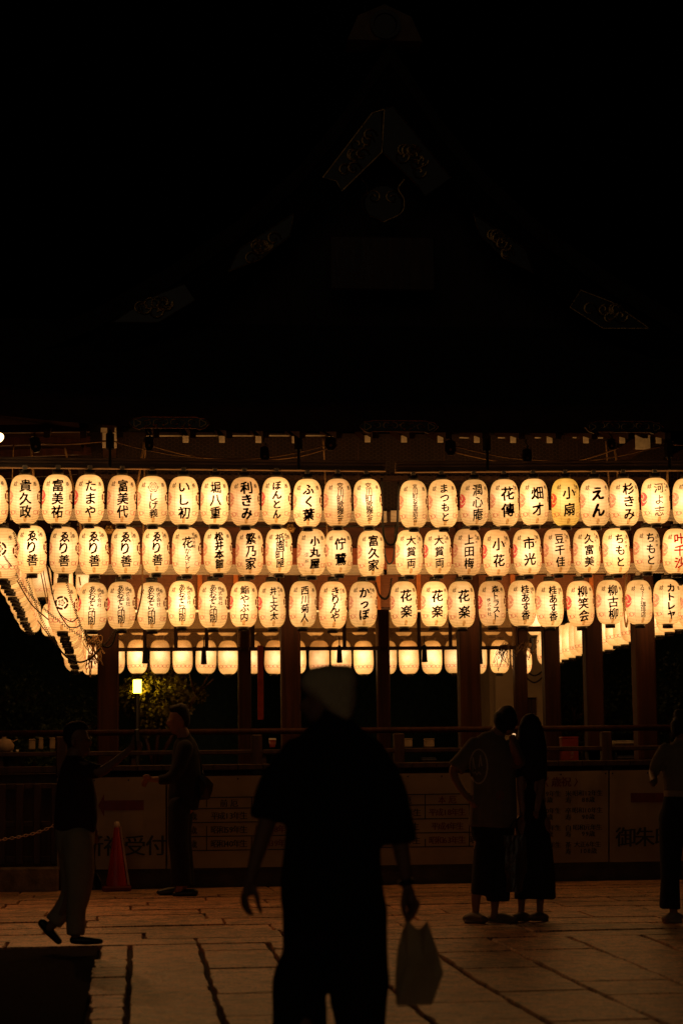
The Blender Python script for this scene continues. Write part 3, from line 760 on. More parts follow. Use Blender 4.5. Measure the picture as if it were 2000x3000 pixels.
preload('福助貴久政富美祐たまや代しげ義いし初堀八重利きみぼんとふく葉宮川町歌舞会お茶屋組合つも潤心庵花傳畑才小扇え杉河よ志里春ゑり善かざ松井本館繁乃家祇園丸佇鷺大賞両上田梅市光豆千佳ち叶沙'
        'あぞら印刷鮨やぶ内文太西菊人きんかっぽ楽森トラスト桂す香柳笑古スマー珈琲店カレヤ鍵株式会社京く別住ダイニング秋画狂料理信定献奉祈祷受付男性前厄後女歳平成昭和年生元〈祝〉還暦米寿希卒喜白傘大正御朱消火0123456789')
def text_flat(items, brush=True, seed=0):
    """items: (char, u, v, size, weight, slant) -> 2-D verts, faces cut into small pieces"""
    bm = bmesh.new(); rnd = random.Random(seed)
    for ch, u, v, size, off, slant in items:
        vs, fs = glyph(ch, 0.0); rot = ch in 'ー〈〉' and ch == 'ー'; lean = rnd.uniform(-.03, .03)
        sx = rnd.uniform(.92, 1.04) if brush else 1.0; tmp = []
        for x, y in vs:
            if rot: x, y = -y, x
            if brush:
                y2 = y+x*(slant+lean)                                   # strokes rise to the right
                x2 = x*sx+.05*noise.noise((x*2.2+seed, y*2.2, 3.1))
                y2 += .06*noise.noise((x*2.0, y*2.0+seed, 7.7))
                x2 += .022*noise.noise((x*7+seed, y*7, 1.3)); y2 += .022*noise.noise((x*7, y*7+seed, 9.3))
                x, y = x2, y2
            tmp.append((u+x*size, v+y*size))
        w = max(0, off)*(1.6 if size > .1 else 1.55)*size+.001                                        # a loaded brush: the stroke stamped again beside itself
        for q, (du, dv) in enumerate([(0, 0)] if w < .0006 else [(-w/2, w*.35), (w/2, -w*.35)] if w < .0045 else [(-w/2, w*.4), (w/2, -w*.4), (-w*.35, -w*.4), (w*.4, w*.35)]):
            bv = [bm.verts.new((x+du, y+dv, q*.0005)) for x, y in tmp]
            for f in fs:
                try: bm.faces.new([bv[i] for i in f])
                except ValueError: pass
    return bm
def bm_cut(bm, du=.018, dv=.03, lim=.14):
    k = -lim
    while k < lim:
        bmesh.ops.bisect_plane(bm, geom=bm.verts[:]+bm.edges[:]+bm.faces[:], plane_co=(k, 0, 0), plane_no=(1, 0, 0)); k += du
    k = -.24
    while k < .24:
        bmesh.ops.bisect_plane(bm, geom=bm.verts[:]+bm.edges[:]+bm.faces[:], plane_co=(0, k, 0), plane_no=(0, 1, 0)); k += dv
def bm_wrap(bm, name, m, th0=0.0):
    bm.verts.index_update()
    vs = [tuple(v.co) for v in bm.verts]; fs = [[v.index for v in f.verts] for f in bm.faces]
    bm.free(); return wrap(vs, fs, name, m, th0)
def column(txt, u=0.0, size=None, top=None, bot=None, weight=.03, slant=.11):
    n = len(txt); size = size or {1: .14, 2: .135, 3: .138, 4: .11, 5: .09, 6: .084, 7: .074, 8: .066}[n]
    H = (.42 if n > 2 else .36) if top is None else top-bot; t0 = .205 if top is None else top
    if n == 2 and top is None: t0 = .17
    st = H/n
    return [(ch, u, t0-st*(i+.5), size, weight, slant) for i, ch in enumerate(txt)]
def polar(pred, R, nr, nt, u0=0, v0=0):
    vs, fs = [], []
    for i in range(nr):
        for j in range(nt):
            r, a = R*(i+.5)/nr, 2*PI*(j+.5)/nt
            if pred(r/R, a):
                k = len(vs)
                for rr, aa in ((i, j), (i+1, j), (i+1, j+1), (i, j+1)):
                    q = R*rr/nr; b = 2*PI*aa/nt; vs.append((u0+q*math.cos(b), v0+q*math.sin(b)))
                fs.append((k, k+1, k+2, k+3))
    return vs, fs
def tomoe(r, a):                                                # three commas parted by pale swirls
    if r < .07: return False
    ph = ((a+2.6*(1-r))/(2*PI/3)) % 1.0
    return not (ph < .16-.08*r+.10*(1-r))
def mokko(r, a):                                                # cut ring of petals round a five-petal flower
    if r > .70:
        ph = (a/(2*PI/5)) % 1.0; return abs(ph-.5) < .40
    if r < .58:
        ph = (a/(2*PI/5)+.5) % 1.0; e = abs(ph-.5)*2
        if r < .08: return True
        lim = .54*(1-.55*e**2)
        return (r < lim and r > lim-.17) or (e < .12 and r < .40) or (e > .9 and r < .25)
    return False
def sakura(r, a):
    ph = (a/(2*PI/6)+.5) % 1.0; e = abs(ph-.5)*2; lim = .98*(1-.28*e**2.2)
    return (lim-.13 < r < lim) or (r < .62*(1-.5*e**2) and r > .62*(1-.5*e**2)-.11) or r < .1
def strokes(lines, w):
    vs, fs = [], []
    for L in lines:
        for i in range(len(L)-1):
            p, q = Vector(L[i]), Vector(L[i+1]); t = (q-p)
            if t.length < 1e-6: continue
            nn = Vector((-t.y, t.x)).normalized()*w/2; k = len(vs)
            vs += [tuple(p-nn), tuple(q-nn), tuple(q+nn), tuple(p+nn)]; fs.append((k, k+1, k+2, k+3))
    return vs, fs
def ell(cx, cz, a, b, n=16, t0=0.0, t1=2*PI): return [(cx+a*math.cos(t0+(t1-t0)*i/n), cz+b*math.sin(t0+(t1-t0)*i/n)) for i in range(n+1)]
TOMOE = [wrap(*polar(tomoe, .080, 9, 42, 0, .015), 'red_crest', m, -1.36) for m in (RED, REDSOFT, REDSOFT)]
MOKKO = wrap(*polar(mokko, .075, 12, 50, 0, .02), 'brown_crest', INK_BROWN, 1.36)
MOKKO_F = wrap(*polar(mokko, .076, 16, 70, 0, .035), 'front_crest', INK, 0)
def chain_mesh(th_list, name):
    L = []
    for th in th_list:
        u = th*LR; L += [ell(u, -.150, .033, .022, 14), [(u+.026, -.128), (u+.052, -.170)], [(u+.026, -.170), (u+.052, -.128)]]
    return wrap(*strokes(L, .0075), name, REDSOFT)
CH_SIDE = chain_mesh([-1.35, -.98, .80, 1.17], 'chain_pattern')
CH_ALL = chain_mesh([2*PI*i/14 for i in range(14)], 'chain_pattern')
bm = text_flat([('献', -.115, .155, .058, .0, .05), ('奉', .122, .155, .058, .0, .05)], True, 3); bm_cut(bm, .02, .05, .2)
bm.verts.index_update()
sv = [(v.co.x, v.co.y) for v in bm.verts]; sf = [[v.index for v in f.verts] for f in bm.faces]; bm.free()
for th in (-.62, .62, 1.9, -1.9, 3.1):                               # paper seams
    v2, f2 = strokes([[(th*LR, -.235+.47*i/14) for i in range(15)]], .0016); k = len(sv); sv += v2; sf += [[q+k for q in f] for f in f2]
SIDE = wrap(sv, sf, 'dedication_writing', INK_THIN)
TEXT = {}
def text_mesh(key, items, m, seed):
    if key not in TEXT:
        bm = text_flat(items, True, seed); bm_cut(bm); TEXT[key] = bm_wrap(bm, 'writing', m)
    return TEXT[key]

TAB = wrap([(-.022+.044*i/6, -.252+.05*j) for j in (0, .5, .8) for i in range(7)]+[(.022*math.cos(PI*i/6)*-1, -.212+.018*math.sin(PI*i/6)) for i in range(7)],
           [(j*7+i, j*7+i+1, j*7+i+8, j*7+i+7) for j in range(3) for i in range(6)], 'paper_tab', tint('doubled paper', (.62, .50, .36)))
ORD = ['', 'first', 'second', 'third', 'fourth', 'fifth', 'sixth', 'seventh', 'eighth', 'ninth', 'tenth', 'eleventh', 'twelfth', 'thirteenth', 'fourteenth', 'fifteenth', 'sixteenth', 'seventeenth', 'eighteenth', 'nineteenth', 'twentieth',
       'twenty-first', 'twenty-second', 'twenty-third', 'twenty-fourth', 'twenty-fifth', 'twenty-sixth', 'twenty-seventh', 'twenty-eighth']
CNT = {0: 'no', 1: 'one', 2: 'two', 3: 'three', 4: 'four', 5: 'five', 6: 'six', 7: 'seven', 8: 'eight'}
lcount = [0]
def lantern(c, label, group, kind='n', items=None, ink=None, crest=None, full=True, scale=1.0, rz=0.0, seed=0, chain=None, tomoe_i=0, key=None, back=False):
    """c: centre of the paper body"""
    s = scale
    e = empty('paper_lantern', (c.x, c.y, c.z-(LH+.044)*s), label, 'lantern', group, rz)
    e.rotation_euler = (random.uniform(-.02, .02), random.gauss(0, .018), rz)
    e.scale = (s*random.uniform(.97, 1.03), s*random.uniform(.97, 1.03), s); L = (0, 0, LH+.044)
    inst('shade', SH[kind], e, L); inst('bottom_cap', CAPB, e, L); inst('top_cap', CAPT, e, L)
    if full: inst('hanger_block', HANG, e, L)
    if not back or full: inst('red_crest', TOMOE[tomoe_i], e, L)
    inst('chain_pattern', chain or CH_SIDE, e, L)
    if items is not None: inst('writing', text_mesh(key, items, ink or INK, seed), e, L)
    if crest: inst('front_crest', crest, e, L)
    if full:
        inst('paper_tab', TAB, e, L); inst('brown_crest', MOKKO, e, L); inst('dedication_writing', SIDE, e, L)
    return e

# what the brush wrote: (x pixel, top, bottom, text, side text or None)
ROW1 = [(-19, 1391, 1536, '福助'), (73.7, 1391.5, 1536, '貴久政'), (165.6, 1391, 1536, '富美祐'), (261, 1391, 1537, 'たまや'), (355, 1393, 1537, '富美代'),
        (447, 1395, 1539, '*しげ義'), (537, 1397, 1539, 'いし初'), (627.6, 1398, 1539, '堀八重'), (718.3, 1399, 1541, '利きみ'), (807.6, 1398, 1539, 'ぼんとん'),
        (900.4, 1403, 1546, 'ふく葉'), (988, 1402, 1544, '宮川町歌舞会'), (1079.4, 1402.5, 1544, '宮川町歌舞会'),
        (1210.7, 1407, 1548, '宮川町お茶屋組合'), (1299, 1405, 1547, 'まつもと'), (1388, 1404, 1544, '潤心庵'), (1476.8, 1403, 1545, '花傳'), (1564.7, 1402, 1541, '畑才'),
        (1656, 1401, 1543, '小扇'), (1743, 1402, 1544, 'えん'), (1828.5, 1401, 1544, '杉きみ'), (1919.6, 1399, 1537, '河よ志'), (2009, 1400, 1538, '里春')]
ROW2 = [(8, 1549, 1696, '#'), (94.6, 1542, 1681, 'ゑり善'), (186.6, 1544, 1683, 'ゑり善'), (277.7, 1544, 1684, 'ゑり善'), (369.6, 1545, 1685, 'ゑり善'), (458.5, 1545, 1681, 'ゑり善'),
        (547.3, 1546, 1685, '花かんざし'), (639, 1546, 1682, '松井本館'), (730, 1549, 1687, '繁乃家'), (817, 1548, 1682, '祇園町屋'), (911, 1550, 1688, '小丸屋'),
        (993, 1552, 1684, '佇鷺'), (1085.7, 1554, 1691, '富久家'), (1197.3, 1553, 1687, '大賞両'), (1283, 1552, 1686, '大賞両'), (1366, 1550, 1688, '上田梅'),
        (1454.5, 1552, 1690, '小花'), (1546, 1550, 1686, '市光'), (1634, 1548, 1683, '豆千佳'), (1718, 1547, 1683, '久富美'), (1806.7, 1547, 1684, 'ちもと'),
        (1894, 1545, 1678, 'ちもと'), (1978, 1547, 1684, '叶千沙')]
ROW3 = [(183.5, 1709, 1850, '#'), (270, 1707, 1847, 'あおぞら印刷'), (356, 1705, 1844, 'あおぞら印刷'), (446, 1707, 1846, 'あおぞら印刷'), (532.5, 1703, 1837, 'あおぞら印刷'), (624, 1704, 1840, 'あおぞら印刷'),
        (712.5, 1704, 1838, '鮨やぶ内'), (798.6, 1705, 1839, '井上文太'), (885.7, 1704, 1838, '西川菊人'), (972.8, 1705, 1843, 'きりんや'), (1061.6, 1704, 1839, 'かっぽ'),
        (1182.5, 1703, 1839, '花楽'), (1269.6, 1703, 1838, '花楽'), (1351.8, 1703, 1840, '花楽'), (1442, 1702, 1836, '森トラスト'), (1528.6, 1700, 1837, '桂あす香'),
        (1609.8, 1702, 1839, '桂あす香'), (1702, 1701, 1838, '柳笑会'), (1784.8, 1699, 1831, '柳古柳'), (1871.8, 1699, 1831, 'スマート珈琲店'), (1953, 1697, 1831, 'カトレヤ'), (2022, 1708, 1840, '鍵善')]
HEAVY = {'宮川町歌舞会': .018, '宮川町お茶屋組合': .016, '松井本館': .055, '小丸屋': .06, 'かっぽ': .06, 'えん': .05, '井上文太': .045, 'カトレヤ': .05, '花傳': .03, 'ぼんとん': .042, '利きみ': .045, 'きりんや': .045, 'ふく葉': .04,
         'スマート珈琲店': .012, '花かんざし': .012, '河よ志': .014, '潤心庵': .018, '西川菊人': .024, '柳古柳': .024, '大賞両': .024, '鮨やぶ内': .024}
DETAIL = {'しげ義': 'a flower emblem over small writing', '小扇': 'two characters, yellow paper', '叶千沙': 'red characters', '#': 'a round flower crest', 'スマート珈琲店': 'thin slanting writing'}
def layout(txt):
    w = HEAVY.get(txt.strip('*'), .03)
    if txt == '*しげ義': return column('しげ義', .004, .1, .065, -.2, .022)
    if txt == 'あおぞら印刷': return column(txt, -.005, .092, .215, -.205, .022)+column('株式会社', .078, .052, .2, -.02, .012)
    if txt == 'ゑり善': return column('ゑ', .01, .13, .20, .08, .034)+column('り', .0, .14, .08, -.05, .03)+column('善', .01, .13, -.06, -.19, .032)+column('京ゑく', .088, .032, .2, .09, -.004)
    if txt == '花かんざし': return column('花', .01, .135, .15, .02, .024)+column('かんざし', .012, .072, .02, -.2, .014)+column('松井別館', .085, .042, .2, .02, .008)
    if txt == '祇園町屋': return column(txt, .005, .112, .19, -.2, .024)+column('株式会社', .084, .042, .2, .03, .008)
    if txt == '小丸屋': return column(txt, .022, .12, .18, -.2, .05)+column('住井', -.07, .05, .0, -.15, .0)
    if txt == 'スマート珈琲店': return column('スマート', 0, .062, .2, .0, .012)+[(c, 0, v, s_*1.12, .02, .03) for c, _, v, s_, _, _ in column('珈琲店', 0, .062, .0, -.19, .006)]
    if txt == '森トラスト': return column(txt, .03, .092, .2, -.2, .034)+column('株式会社', -.055, .05, .06, -.16, .01)
    if txt == 'きりんや': return column(txt, .005, .115, .19, -.19, .03)+column('ダイニング', .075, .032, .18, .04, 0)
    if txt == 'かっぽ': return column(txt, 0, .13, .19, -.19, .045)+column('秋久人', .08, .036, .19, .06, -.002)
    if txt == '井上文太': return column(txt, .005, .098, .19, -.19, .03)+column('画狂人', .078, .034, .2, .08, -.002)
    if txt in ('花傳', '小扇', 'えん', '小花', '市光', '佇鷺', '畑才', '花楽'):
        it = column(txt, .004, .165 if txt in ('花傳', 'えん') else .15, .18, -.19, w)
        if txt in ('小扇', '小花', '市光', '花傳'): it += column('宮川町', .088, .03, .19, .08, -.006)
        return it
    if txt in ('上田梅', '豆千佳', '久富美', '大賞両', '河よ志', '大賞両'): return column(txt, -.003, .122, .2, -.2, w)+column('宮川町', .085, .028, .2, .09, -.006)
    if txt == 'ちもと': return column(txt, 0, .125, .2, -.2, w)+column('お料理', .082, .034, .16, .02, -.004)
    if txt in ('桂あす香',): return column(txt, .004, .108, .2, -.2, .034)+column('信定', .085, .034, .18, .1, -.004)
    return column(txt, .004, None, None, None, w)
def rowname(r): return ('top', 'middle', 'bottom')[r]
random.seed(5)
def place_row(R, Y, r):
    gap = [i for i in range(len(R)-1) if R[i+1][0]-R[i][0] > 100][0]
    for i, (px, pt, pb, txt) in enumerate(R):
        c = at(px, (pt+pb)/2, Y+random.uniform(-.02, .02)); s = (pb-pt)*mpp(Y)/(2*LH)*random.uniform(.99, 1.01)*1.005
        n = len(R)-1
        if i <= gap: pos = '%s from the left picture edge' % ORD[i+1] if i <= gap-i else '%s left of the central gap' % ORD[gap-i+1]
        else: pos = '%s right of the central gap' % ORD[i-gap] if i-gap-1 <= n-i else '%s from the right picture edge' % ORD[n-i+1]
        t = txt.strip('*')
        if t in DETAIL: what = DETAIL[t]
        else:
            w = HEAVY.get(t, .03); what = '%s %s characters' % (CNT.get(len(t), 'several'), 'bold' if w > .036 else 'thin' if w < .02 else 'black')
        lab = 'lit lantern, %s row, %s, %s' % (rowname(r), pos, what)
        kind = 'y' if txt == '小扇' else 'p' if random.random() < .28 else 'n'
        crest = MOKKO_F if txt == '#' else FLOWER if txt.startswith('*') else None
        items = None if txt == '#' else layout(txt)
        big = 1.0
        lantern(c, lab, 'lanterns in the front rows', kind, items, tint('red writing on paper', (.62, .02, .012)) if txt == '叶千沙' else INK, crest, True, s*big,
                random.uniform(-.06, .06)-(.0 if txt != '#' else .1), seed=i+r*31, tomoe_i=random.randrange(3), key=txt, chain=CH_ALL if txt == '#' else None)
FLOWER = wrap(*polar(sakura, .058, 12, 60, 0, .125), 'front_crest', INK, 0)
place_row(ROW1, Y1, 0); place_row(ROW2, Y2, 1); place_row(ROW3, Y3, 2)
# wires up from the collars
def line_of(a, b, n, f): return [a+(b-a)*((i+f)/n) for i in range(n)]
# side rows, running away from the front corners to the far corners
def side_row(front, far, n, r, side, rzz):
    k = 0
    for i in range(1, n):
        c = front+(far-front)*(i/n); c = c+Vector((random.uniform(-.012, .012), 0, random.uniform(-.015, .015)))
        p = proj(c)
        if p[0] < -25 or p[0] > 2010: continue
        k += 1
        pos = 'front' if front.y < far.y else 'far'
        lantern(c, 'lit lantern in the %s row of the %s side, %s in view from the front' % (rowname(r), side, ORD[k]), 'lanterns in the side rows',
                'p' if random.random() < .4 else 'n', None, None, None, False, .95, rzz, chain=CH_ALL, tomoe_i=random.randrange(3))
F3 = at(183.5, 1779, Y3); B3 = at(224, 1922, Yb3)
F2 = at(8, 1622, Y2); B2 = at(92, 1812, Yb2)
F1 = at(-168, 1462, Y1); B1 = at(-34, 1690, Yb1)
side_row(F3, B3, 19, 2, 'left', -PI/2); side_row(F2, B2, 19, 1, 'left', -PI/2); side_row(F1, B1, 19, 0, 'left', -PI/2)
R3, RB3 = at(2022, 1774, Y3), at(1585, 1905, Yb3)
side_row(R3, RB3, 19, 2, 'right', PI/2)
# far rows
def far_row(xa, xb, py, Y, r, step):
    k = 0; px = xa
    while px <= xb:
        c = at(px, py+random.uniform(-2, 2), Y); k += 1
        lantern(c, 'lit lantern in the far %s row across the stage, %s from the left' % (rowname(r), ORD[k]), 'lanterns in the far rows', 'p' if random.random() < .25 else 'n',
                None, None, None, False, .96, PI, chain=CH_ALL, tomoe_i=random.randrange(3))
        px += step*random.uniform(.985, 1.015)
far_row(270, 1575, 1926, Yb3, 2, 66)
far_row(150, 1600, 1815, Yb2, 1, 64.5)
far_row(60, 260, 1702, Yb1, 0, 63)

# ================================================================== ROPES AND CABLES
def rope(pts, r, m, label, cat='rope', group=None, Y=None, sub=6, name=None):
    P = [at(p[0], p[1], p[2] if len(p) > 2 else Y) for p in pts]
    o = MB().tube(smooth_curve(P, sub), r, 6).obj(name or cat, m, None, True)
    return tag(o, label, cat, group)
YO = Y1+.12
G1 = 'ropes under the eave'
rope([(115, 1298), (190, 1301), (310, 1292)], .010, M_rope, 'rope from the left pulley to the corner strap, nearly level', group=G1, Y=YO)
rope([(333, 1293), (417, 1315), (535, 1336), (690, 1345), (792, 1339), (868, 1326), (957, 1304)], .007, M_rope, 'thin rope sagging above the left rail from strap to pulley', group=G1, Y=YO)
rope([(448, 1307), (535, 1330), (620, 1343), (760, 1347), (868, 1338), (957, 1315)], .009, M_rope, 'thicker rope sagging above the left rail', group=G1, Y=YO+.04)
rope([(1334, 1308), (1434, 1331), (1532, 1345), (1688, 1350), (1790, 1340), (1947, 1305)], .007, M_rope, 'thin rope sagging above the right rail up to the right strap', group=G1, Y=YO)
rope([(1334, 1325), (1400, 1340), (1470, 1353), (1560, 1360), (1680, 1350), (1746, 1335), (1810, 1313)], .009, M_rope, 'thicker rope sagging above the right rail', group=G1, Y=YO+.04)
rope([(1972, 1302), (2030, 1307)], .008, M_rope, 'short rope leaving the picture at the right strap', group=G1, Y=YO)
G2 = 'ropes hanging among the lanterns'
rope([(91, 1306), (94, 1350), (98, 1400)], .012, M_rope, 'rope hanging from the left pulley behind the second top lantern', group=G2, Y=Y1+.2)
rope([(190, 1312), (205, 1385), (222, 1460), (238, 1560), (250, 1650)], .011, M_rope, 'long slanting rope between the third and fourth top lanterns', group=G2, Y=21.95)
rope([(424, 1284), (411, 1370), (397, 1458)], .012, M_rope, 'rope slanting left beside the flower lantern', group=G2, Y=Y1+.2)
rope([(428, 1290), (424, 1350), (421, 1480), (418, 1640), (415, 1740), (397, 1818)], .009, M_rope, 'long rope dangling past all three rows beside the flower lantern', group=G2, Y=21.95)
rope([(946, 1284), (951, 1370), (957, 1530), (960, 1640)], .009, M_rope, 'upright rope left of the twin top lanterns', group=G2, Y=21.95)
rope([(1774, 1293), (1782, 1400), (1789, 1540), (1792, 1640)], .009, M_rope, 'upright rope between two right top lanterns', group=G2, Y=21.95)
rope([(1796, 1297), (1805, 1350), (1811, 1420)], .011, M_rope, 'thick rope below the right pulley', group=G2, Y=Y1+.2)
rope([(1960, 1325), (1956, 1360), (1952, 1470)], .012, M_rope, 'rope hanging from the right strap', group=G2, Y=Y1+.2)
rope([(1835, 1680, Y2+.3), (1830, 1760, Y3+.2), (1828, 1800, Y3+.1), (1834, 1838, Y3), (1838, 1800, Y3+.1), (1832, 1780, Y3+.2)], .010, M_rope, 'looped rope between two bottom lanterns on the right', group=G2)
rope([(37, 1520), (36, 1400), (40, 1300)], .006, M_rope, 'thin cord going up at the left edge', group=G2, Y=Y1+.3)
G3 = 'black cable loops at the central gap'
rope([(1118, 1400), (1119, 1480), (1124, 1570), (1142, 1596), (1160, 1578), (1165, 1490), (1167, 1412)], .012, M_cable, 'long loop of black cable in the central gap', 'cable', G3, Y1+.15)
rope([(1120, 1538), (1126, 1610), (1131, 1641), (1140, 1652), (1151, 1641), (1155, 1600), (1158, 1538)], .009, M_cable, 'middle loop of black cable in the central gap', 'cable', G3, Y2+.15)
def coil(pts, r, R, turns, label, Y):
    P = smooth_curve([at(p[0], p[1], Y) for p in pts], 10); T = []; n = len(P); tot = turns*7
    for i in range(tot):
        f = i/(tot-1)*(n-1); k = min(int(f), n-2); p = P[k].lerp(P[k+1], f-k); a = 2*PI*i/7
        t = (P[k+1]-P[k]).normalized(); sx = t.cross(Vector((0, 1, 0))).normalized()
        T.append(p+sx*(R*math.cos(a))+Vector((0, 1, 0))*(R*math.sin(a)))
    return tag(MB().tube(T, r, 5).obj('coiled_cable', M_cable, None, True), label, 'cable', 'coiled cables')
coil([(1100, 1707), (1110, 1742), (1127, 1755), (1140, 1740), (1146, 1694)], .004, .011, 42, 'springy black cable loop below the central gap', Y3-.1)
coil([(32, 1655), (69, 1720), (115, 1770), (161, 1811), (230, 1860), (298, 1892), (340, 1844)], .0035, .012, 60, 'curly black cord draped from the left edge to the corner post', Y3-.3)
coil([(76, 1690), (99, 1756), (119, 1809), (149, 1867), (172, 1898)], .0035, .012, 40, 'curly black cord dropping steeply at the left side rows', Y3-.25)
coil([(195, 1706), (211, 1763), (227, 1809), (252, 1862), (310, 1893)], .0035, .012, 40, 'curly black cord crossing the crest lantern of the bottom row', Y3-.25)
coil([(11, 1628), (22, 1645), (34, 1660)], .0035, .010, 9, 'short curly cord on the crest lantern at the left edge', Y2-.3)
coil([(39, 1559), (47, 1585), (53, 1612)], .0035, .010, 10, 'short curly cord beside the crest lantern at the left edge', Y2-.3)
rope([(172, 1898), (184, 1914), (207, 1933), (239, 1940), (271, 1924), (294, 1899)], .011, M_cable, 'thick black cable sagging below the corner lantern to the post', 'cable', 'black cables at the left corner', Y3-.2)
rope([(298, 1892), (318, 1896), (332, 1880), (342, 1846)], .011, M_cable, 'thick black cable looped round the left corner post', 'cable', 'black cables at the left corner', Y3-.1)
G4 = 'cords at the left corner'
M_rope_d = mat('dark cord', (.07, .03, .016), .7)
rope([(133, 1640), (151, 1729), (172, 1793), (207, 1821), (228, 1809)], .006, M_rope_d, 'dark cord curving over the bottom crest lantern, upper one', 'cord', G4, Y3-.35)
rope([(140, 1660), (161, 1768), (195, 1830), (218, 1839), (236, 1832)], .006, M_rope_d, 'dark cord curving over the bottom crest lantern, lower one', 'cord', G4, Y3-.35)
rope([(50, 1701), (92, 1770), (142, 1816)], .008, M_rope, 'tan cord slanting from the left side row to the crest lantern', 'cord', G4, Y3-.3)
rope([(110, 1818), (156, 1880)], .006, M_rope, 'tan cord below, slanting towards the far lanterns', 'cord', G4, Y3-.2)
rope([(118, 1670), (138, 1770)], .006, M_rope, 'tan cord hanging left of the crest lantern', 'cord', G4, Y3+.2)
rope([(125, 1665), (142, 1760)], .005, M_rope, 'second tan cord hanging left of the crest lantern', 'cord', G4, Y3+.25)
rope([(232, 1690), (236, 1715)], .008, M_rope, 'short thick cord in front of a far lantern', 'cord', G4, Y3+.2)
M_rope_b = mat('lit bundle rope', (.66, .42, .20), .8, var=.2, scale=60)  # brighter copy of the rope, lantern light put into its colour
def bunch(c0, Y, n, w, h, label, m, drop, seed):
    rnd = random.Random(seed); mb = MB()
    for i in range(n):
        x, y = c0[0]+rnd.uniform(-.3, .3)*w, c0[1]+rnd.uniform(-.15, .15)*h; pts = []
        ww, hh = w*rnd.uniform(.10, .34), h*rnd.uniform(.35, 1.1); ph = rnd.uniform(-.9, .9); sl = rnd.uniform(-.5, .5)*w
        for j in range(15):
            a = 2*PI*j/14; pts.append((x+ww*math.sin(a+ph)*(.6+.4*math.cos(a))+sl*(1-math.cos(a))/2+rnd.uniform(-2, 2), y-h*.2+hh*(1-math.cos(a))/2*drop, Y+rnd.uniform(-.03, .03)))
        mb.tube(smooth_curve([at(*p) for p in pts], 3), .0045, 5)
    for i in range(4):                                              # the lashing round the bundle
        mb.tube([at(c0[0]+w*.20*math.cos(a), c0[1]+i*2.5-h*.1+w*.06*math.sin(a), Y+.05*math.sin(a)) for a in [2*PI*k/12 for k in range(13)]], .0065, 5)
    return tag(mb.obj('rope_bundle', m, None, True), label, 'rope', 'bundles of rope on the posts')
bunch((268, 1885), YP-.25, 14, 62, 75, 'bundle of tan rope tied to the left corner post', M_rope_b, 1, 4)
bunch((264, 1930), YP-.27, 4, 34, 72, 'long tan rope loops dangling from the bundle at the left post', M_rope_b, 1, 9)
bunch((1480, 1900), YB-.5, 13, 54, 66, 'round tangle of dark cord on the far right post', M_rope_d, 1, 5)
bunch((1545, 1893), YB-.5, 12, 60, 52, 'bundle of tan rope on the far right post', mat('dim rope', (.25, .14, .06), .8), 1, 6)
tag(MB().cbox(at(1530, 1868, YB-.45), (.17, .10, .22), .02).obj('junction_box', M_post), 'dark brown box strapped to the far right post', 'box')
tag(MB().cbox(at(1557, 1890, YB-.5), (.05, .06, .24), .015).obj('rope_cleat', M_cable), 'black cleat beside the rope bundle on the far right post', 'cleat')
# small gilt bosses on the head beam
for px, py, lab in ((319, 1551, 'gilt boss on the beam between left middle-row lanterns'), (850, 1547, 'gilt boss on the beam above the middle-row lanterns left of centre')):
    m = MB().lathe([(0, .03), (.018, .028), (.026, .012), (.048, .01), (.062, 0)], 6, caps=False).mesh('beam_boss', M_gold)
    o = inst('beam_boss', m, None, at(px, py, YP-.2), (PI/2, 0, 0)); tag(o, lab, 'boss', 'gilt bosses on the beam')

# floodlight at the left edge
fl = empty('floodlight', at(-10, 1284, 20.78), 'bright floodlight clamped under the eave at the left picture edge', 'floodlight')
aim = (Vector((.5, 17.2, 0))-fl.location).normalized(); qf = aim.to_track_quat('-Z', 'Y').to_euler()
MB().lathe([(.025, .13), (.05, .12), (.075, .04), (.085, 0), (.080, 0), (.045, .06), (.0, .065)], 20, caps=False).obj('housing', M_black, fl, True).rotation_euler = qf
bl = MB().lathe([(0, .03), (.04, .03), (.074, .012), (.078, .006), (.0, -.004)], 20, caps=False).obj('lens', emit('floodlight lens', (1.0, .62, .28), 6), fl, True); bl.rotation_euler = qf
MB().tube([(0, 0, .1), (0, .1, .25)], .015, 6).obj('clamp', M_black, fl)
sd = bpy.data.lights.new('floodlight_beam', 'SPOT'); sd.energy = 130; sd.color = (1.0, .38, .12); sd.spot_size = math.radians(80); sd.spot_blend = .9; sd.shadow_soft_size = .06
so = bpy.data.objects.new('floodlight_beam', sd); link(so, fl); so.location = aim*.03; so.rotation_euler = qf
#PART2
# ================================================================== FENCE, BANNERS, CONE
YF = 22.12
def gpt(px, Y): p = at(px, 2500, Y); return p.x
fence = empty('picket_fence', (gpt(200, YF), YF, .1), 'low dark picket fence in front of the stage, bare at the left', 'fence')
fz0, fz1 = at(100, 2535, YF).z, at(100, 2296, YF).z
xa, xb = gpt(-120, YF), gpt(2080, YF)
def fpart(mb, name, m):
    o = mb.obj(name, m); o.parent = fence; o.matrix_parent_inverse = Matrix.Translation(-fence.location); return o
for i in range(16):
    px = -100+52*i if i < 12 else 520+400*(i-11)
    x = gpt(px, YF); fpart(MB().cbox((x, YF, (fz0+fz1)/2), (.085, .05, fz1-fz0), .01), 'picket', M_wood)
for z in (fz1-.03, (fz0+fz1)/2, fz0+.06):
    fpart(MB().cbox(((xa+xb)/2, YF+.04, z), (xb-xa, .04, .06), .006), 'fence_rail', M_wood)
kb = MB().cbox((gpt(60, YF-.12), YF-.19, .1+.115), (gpt(165, YF)-gpt(-60, YF), .18, .27), .02).obj('kerb_stone', mat('kerb granite', (.22, .15, .10), .8, var=.4, scale=9, bump=.7))
tag(kb, 'low granite kerb block below the bare fence at the left', 'kerb')

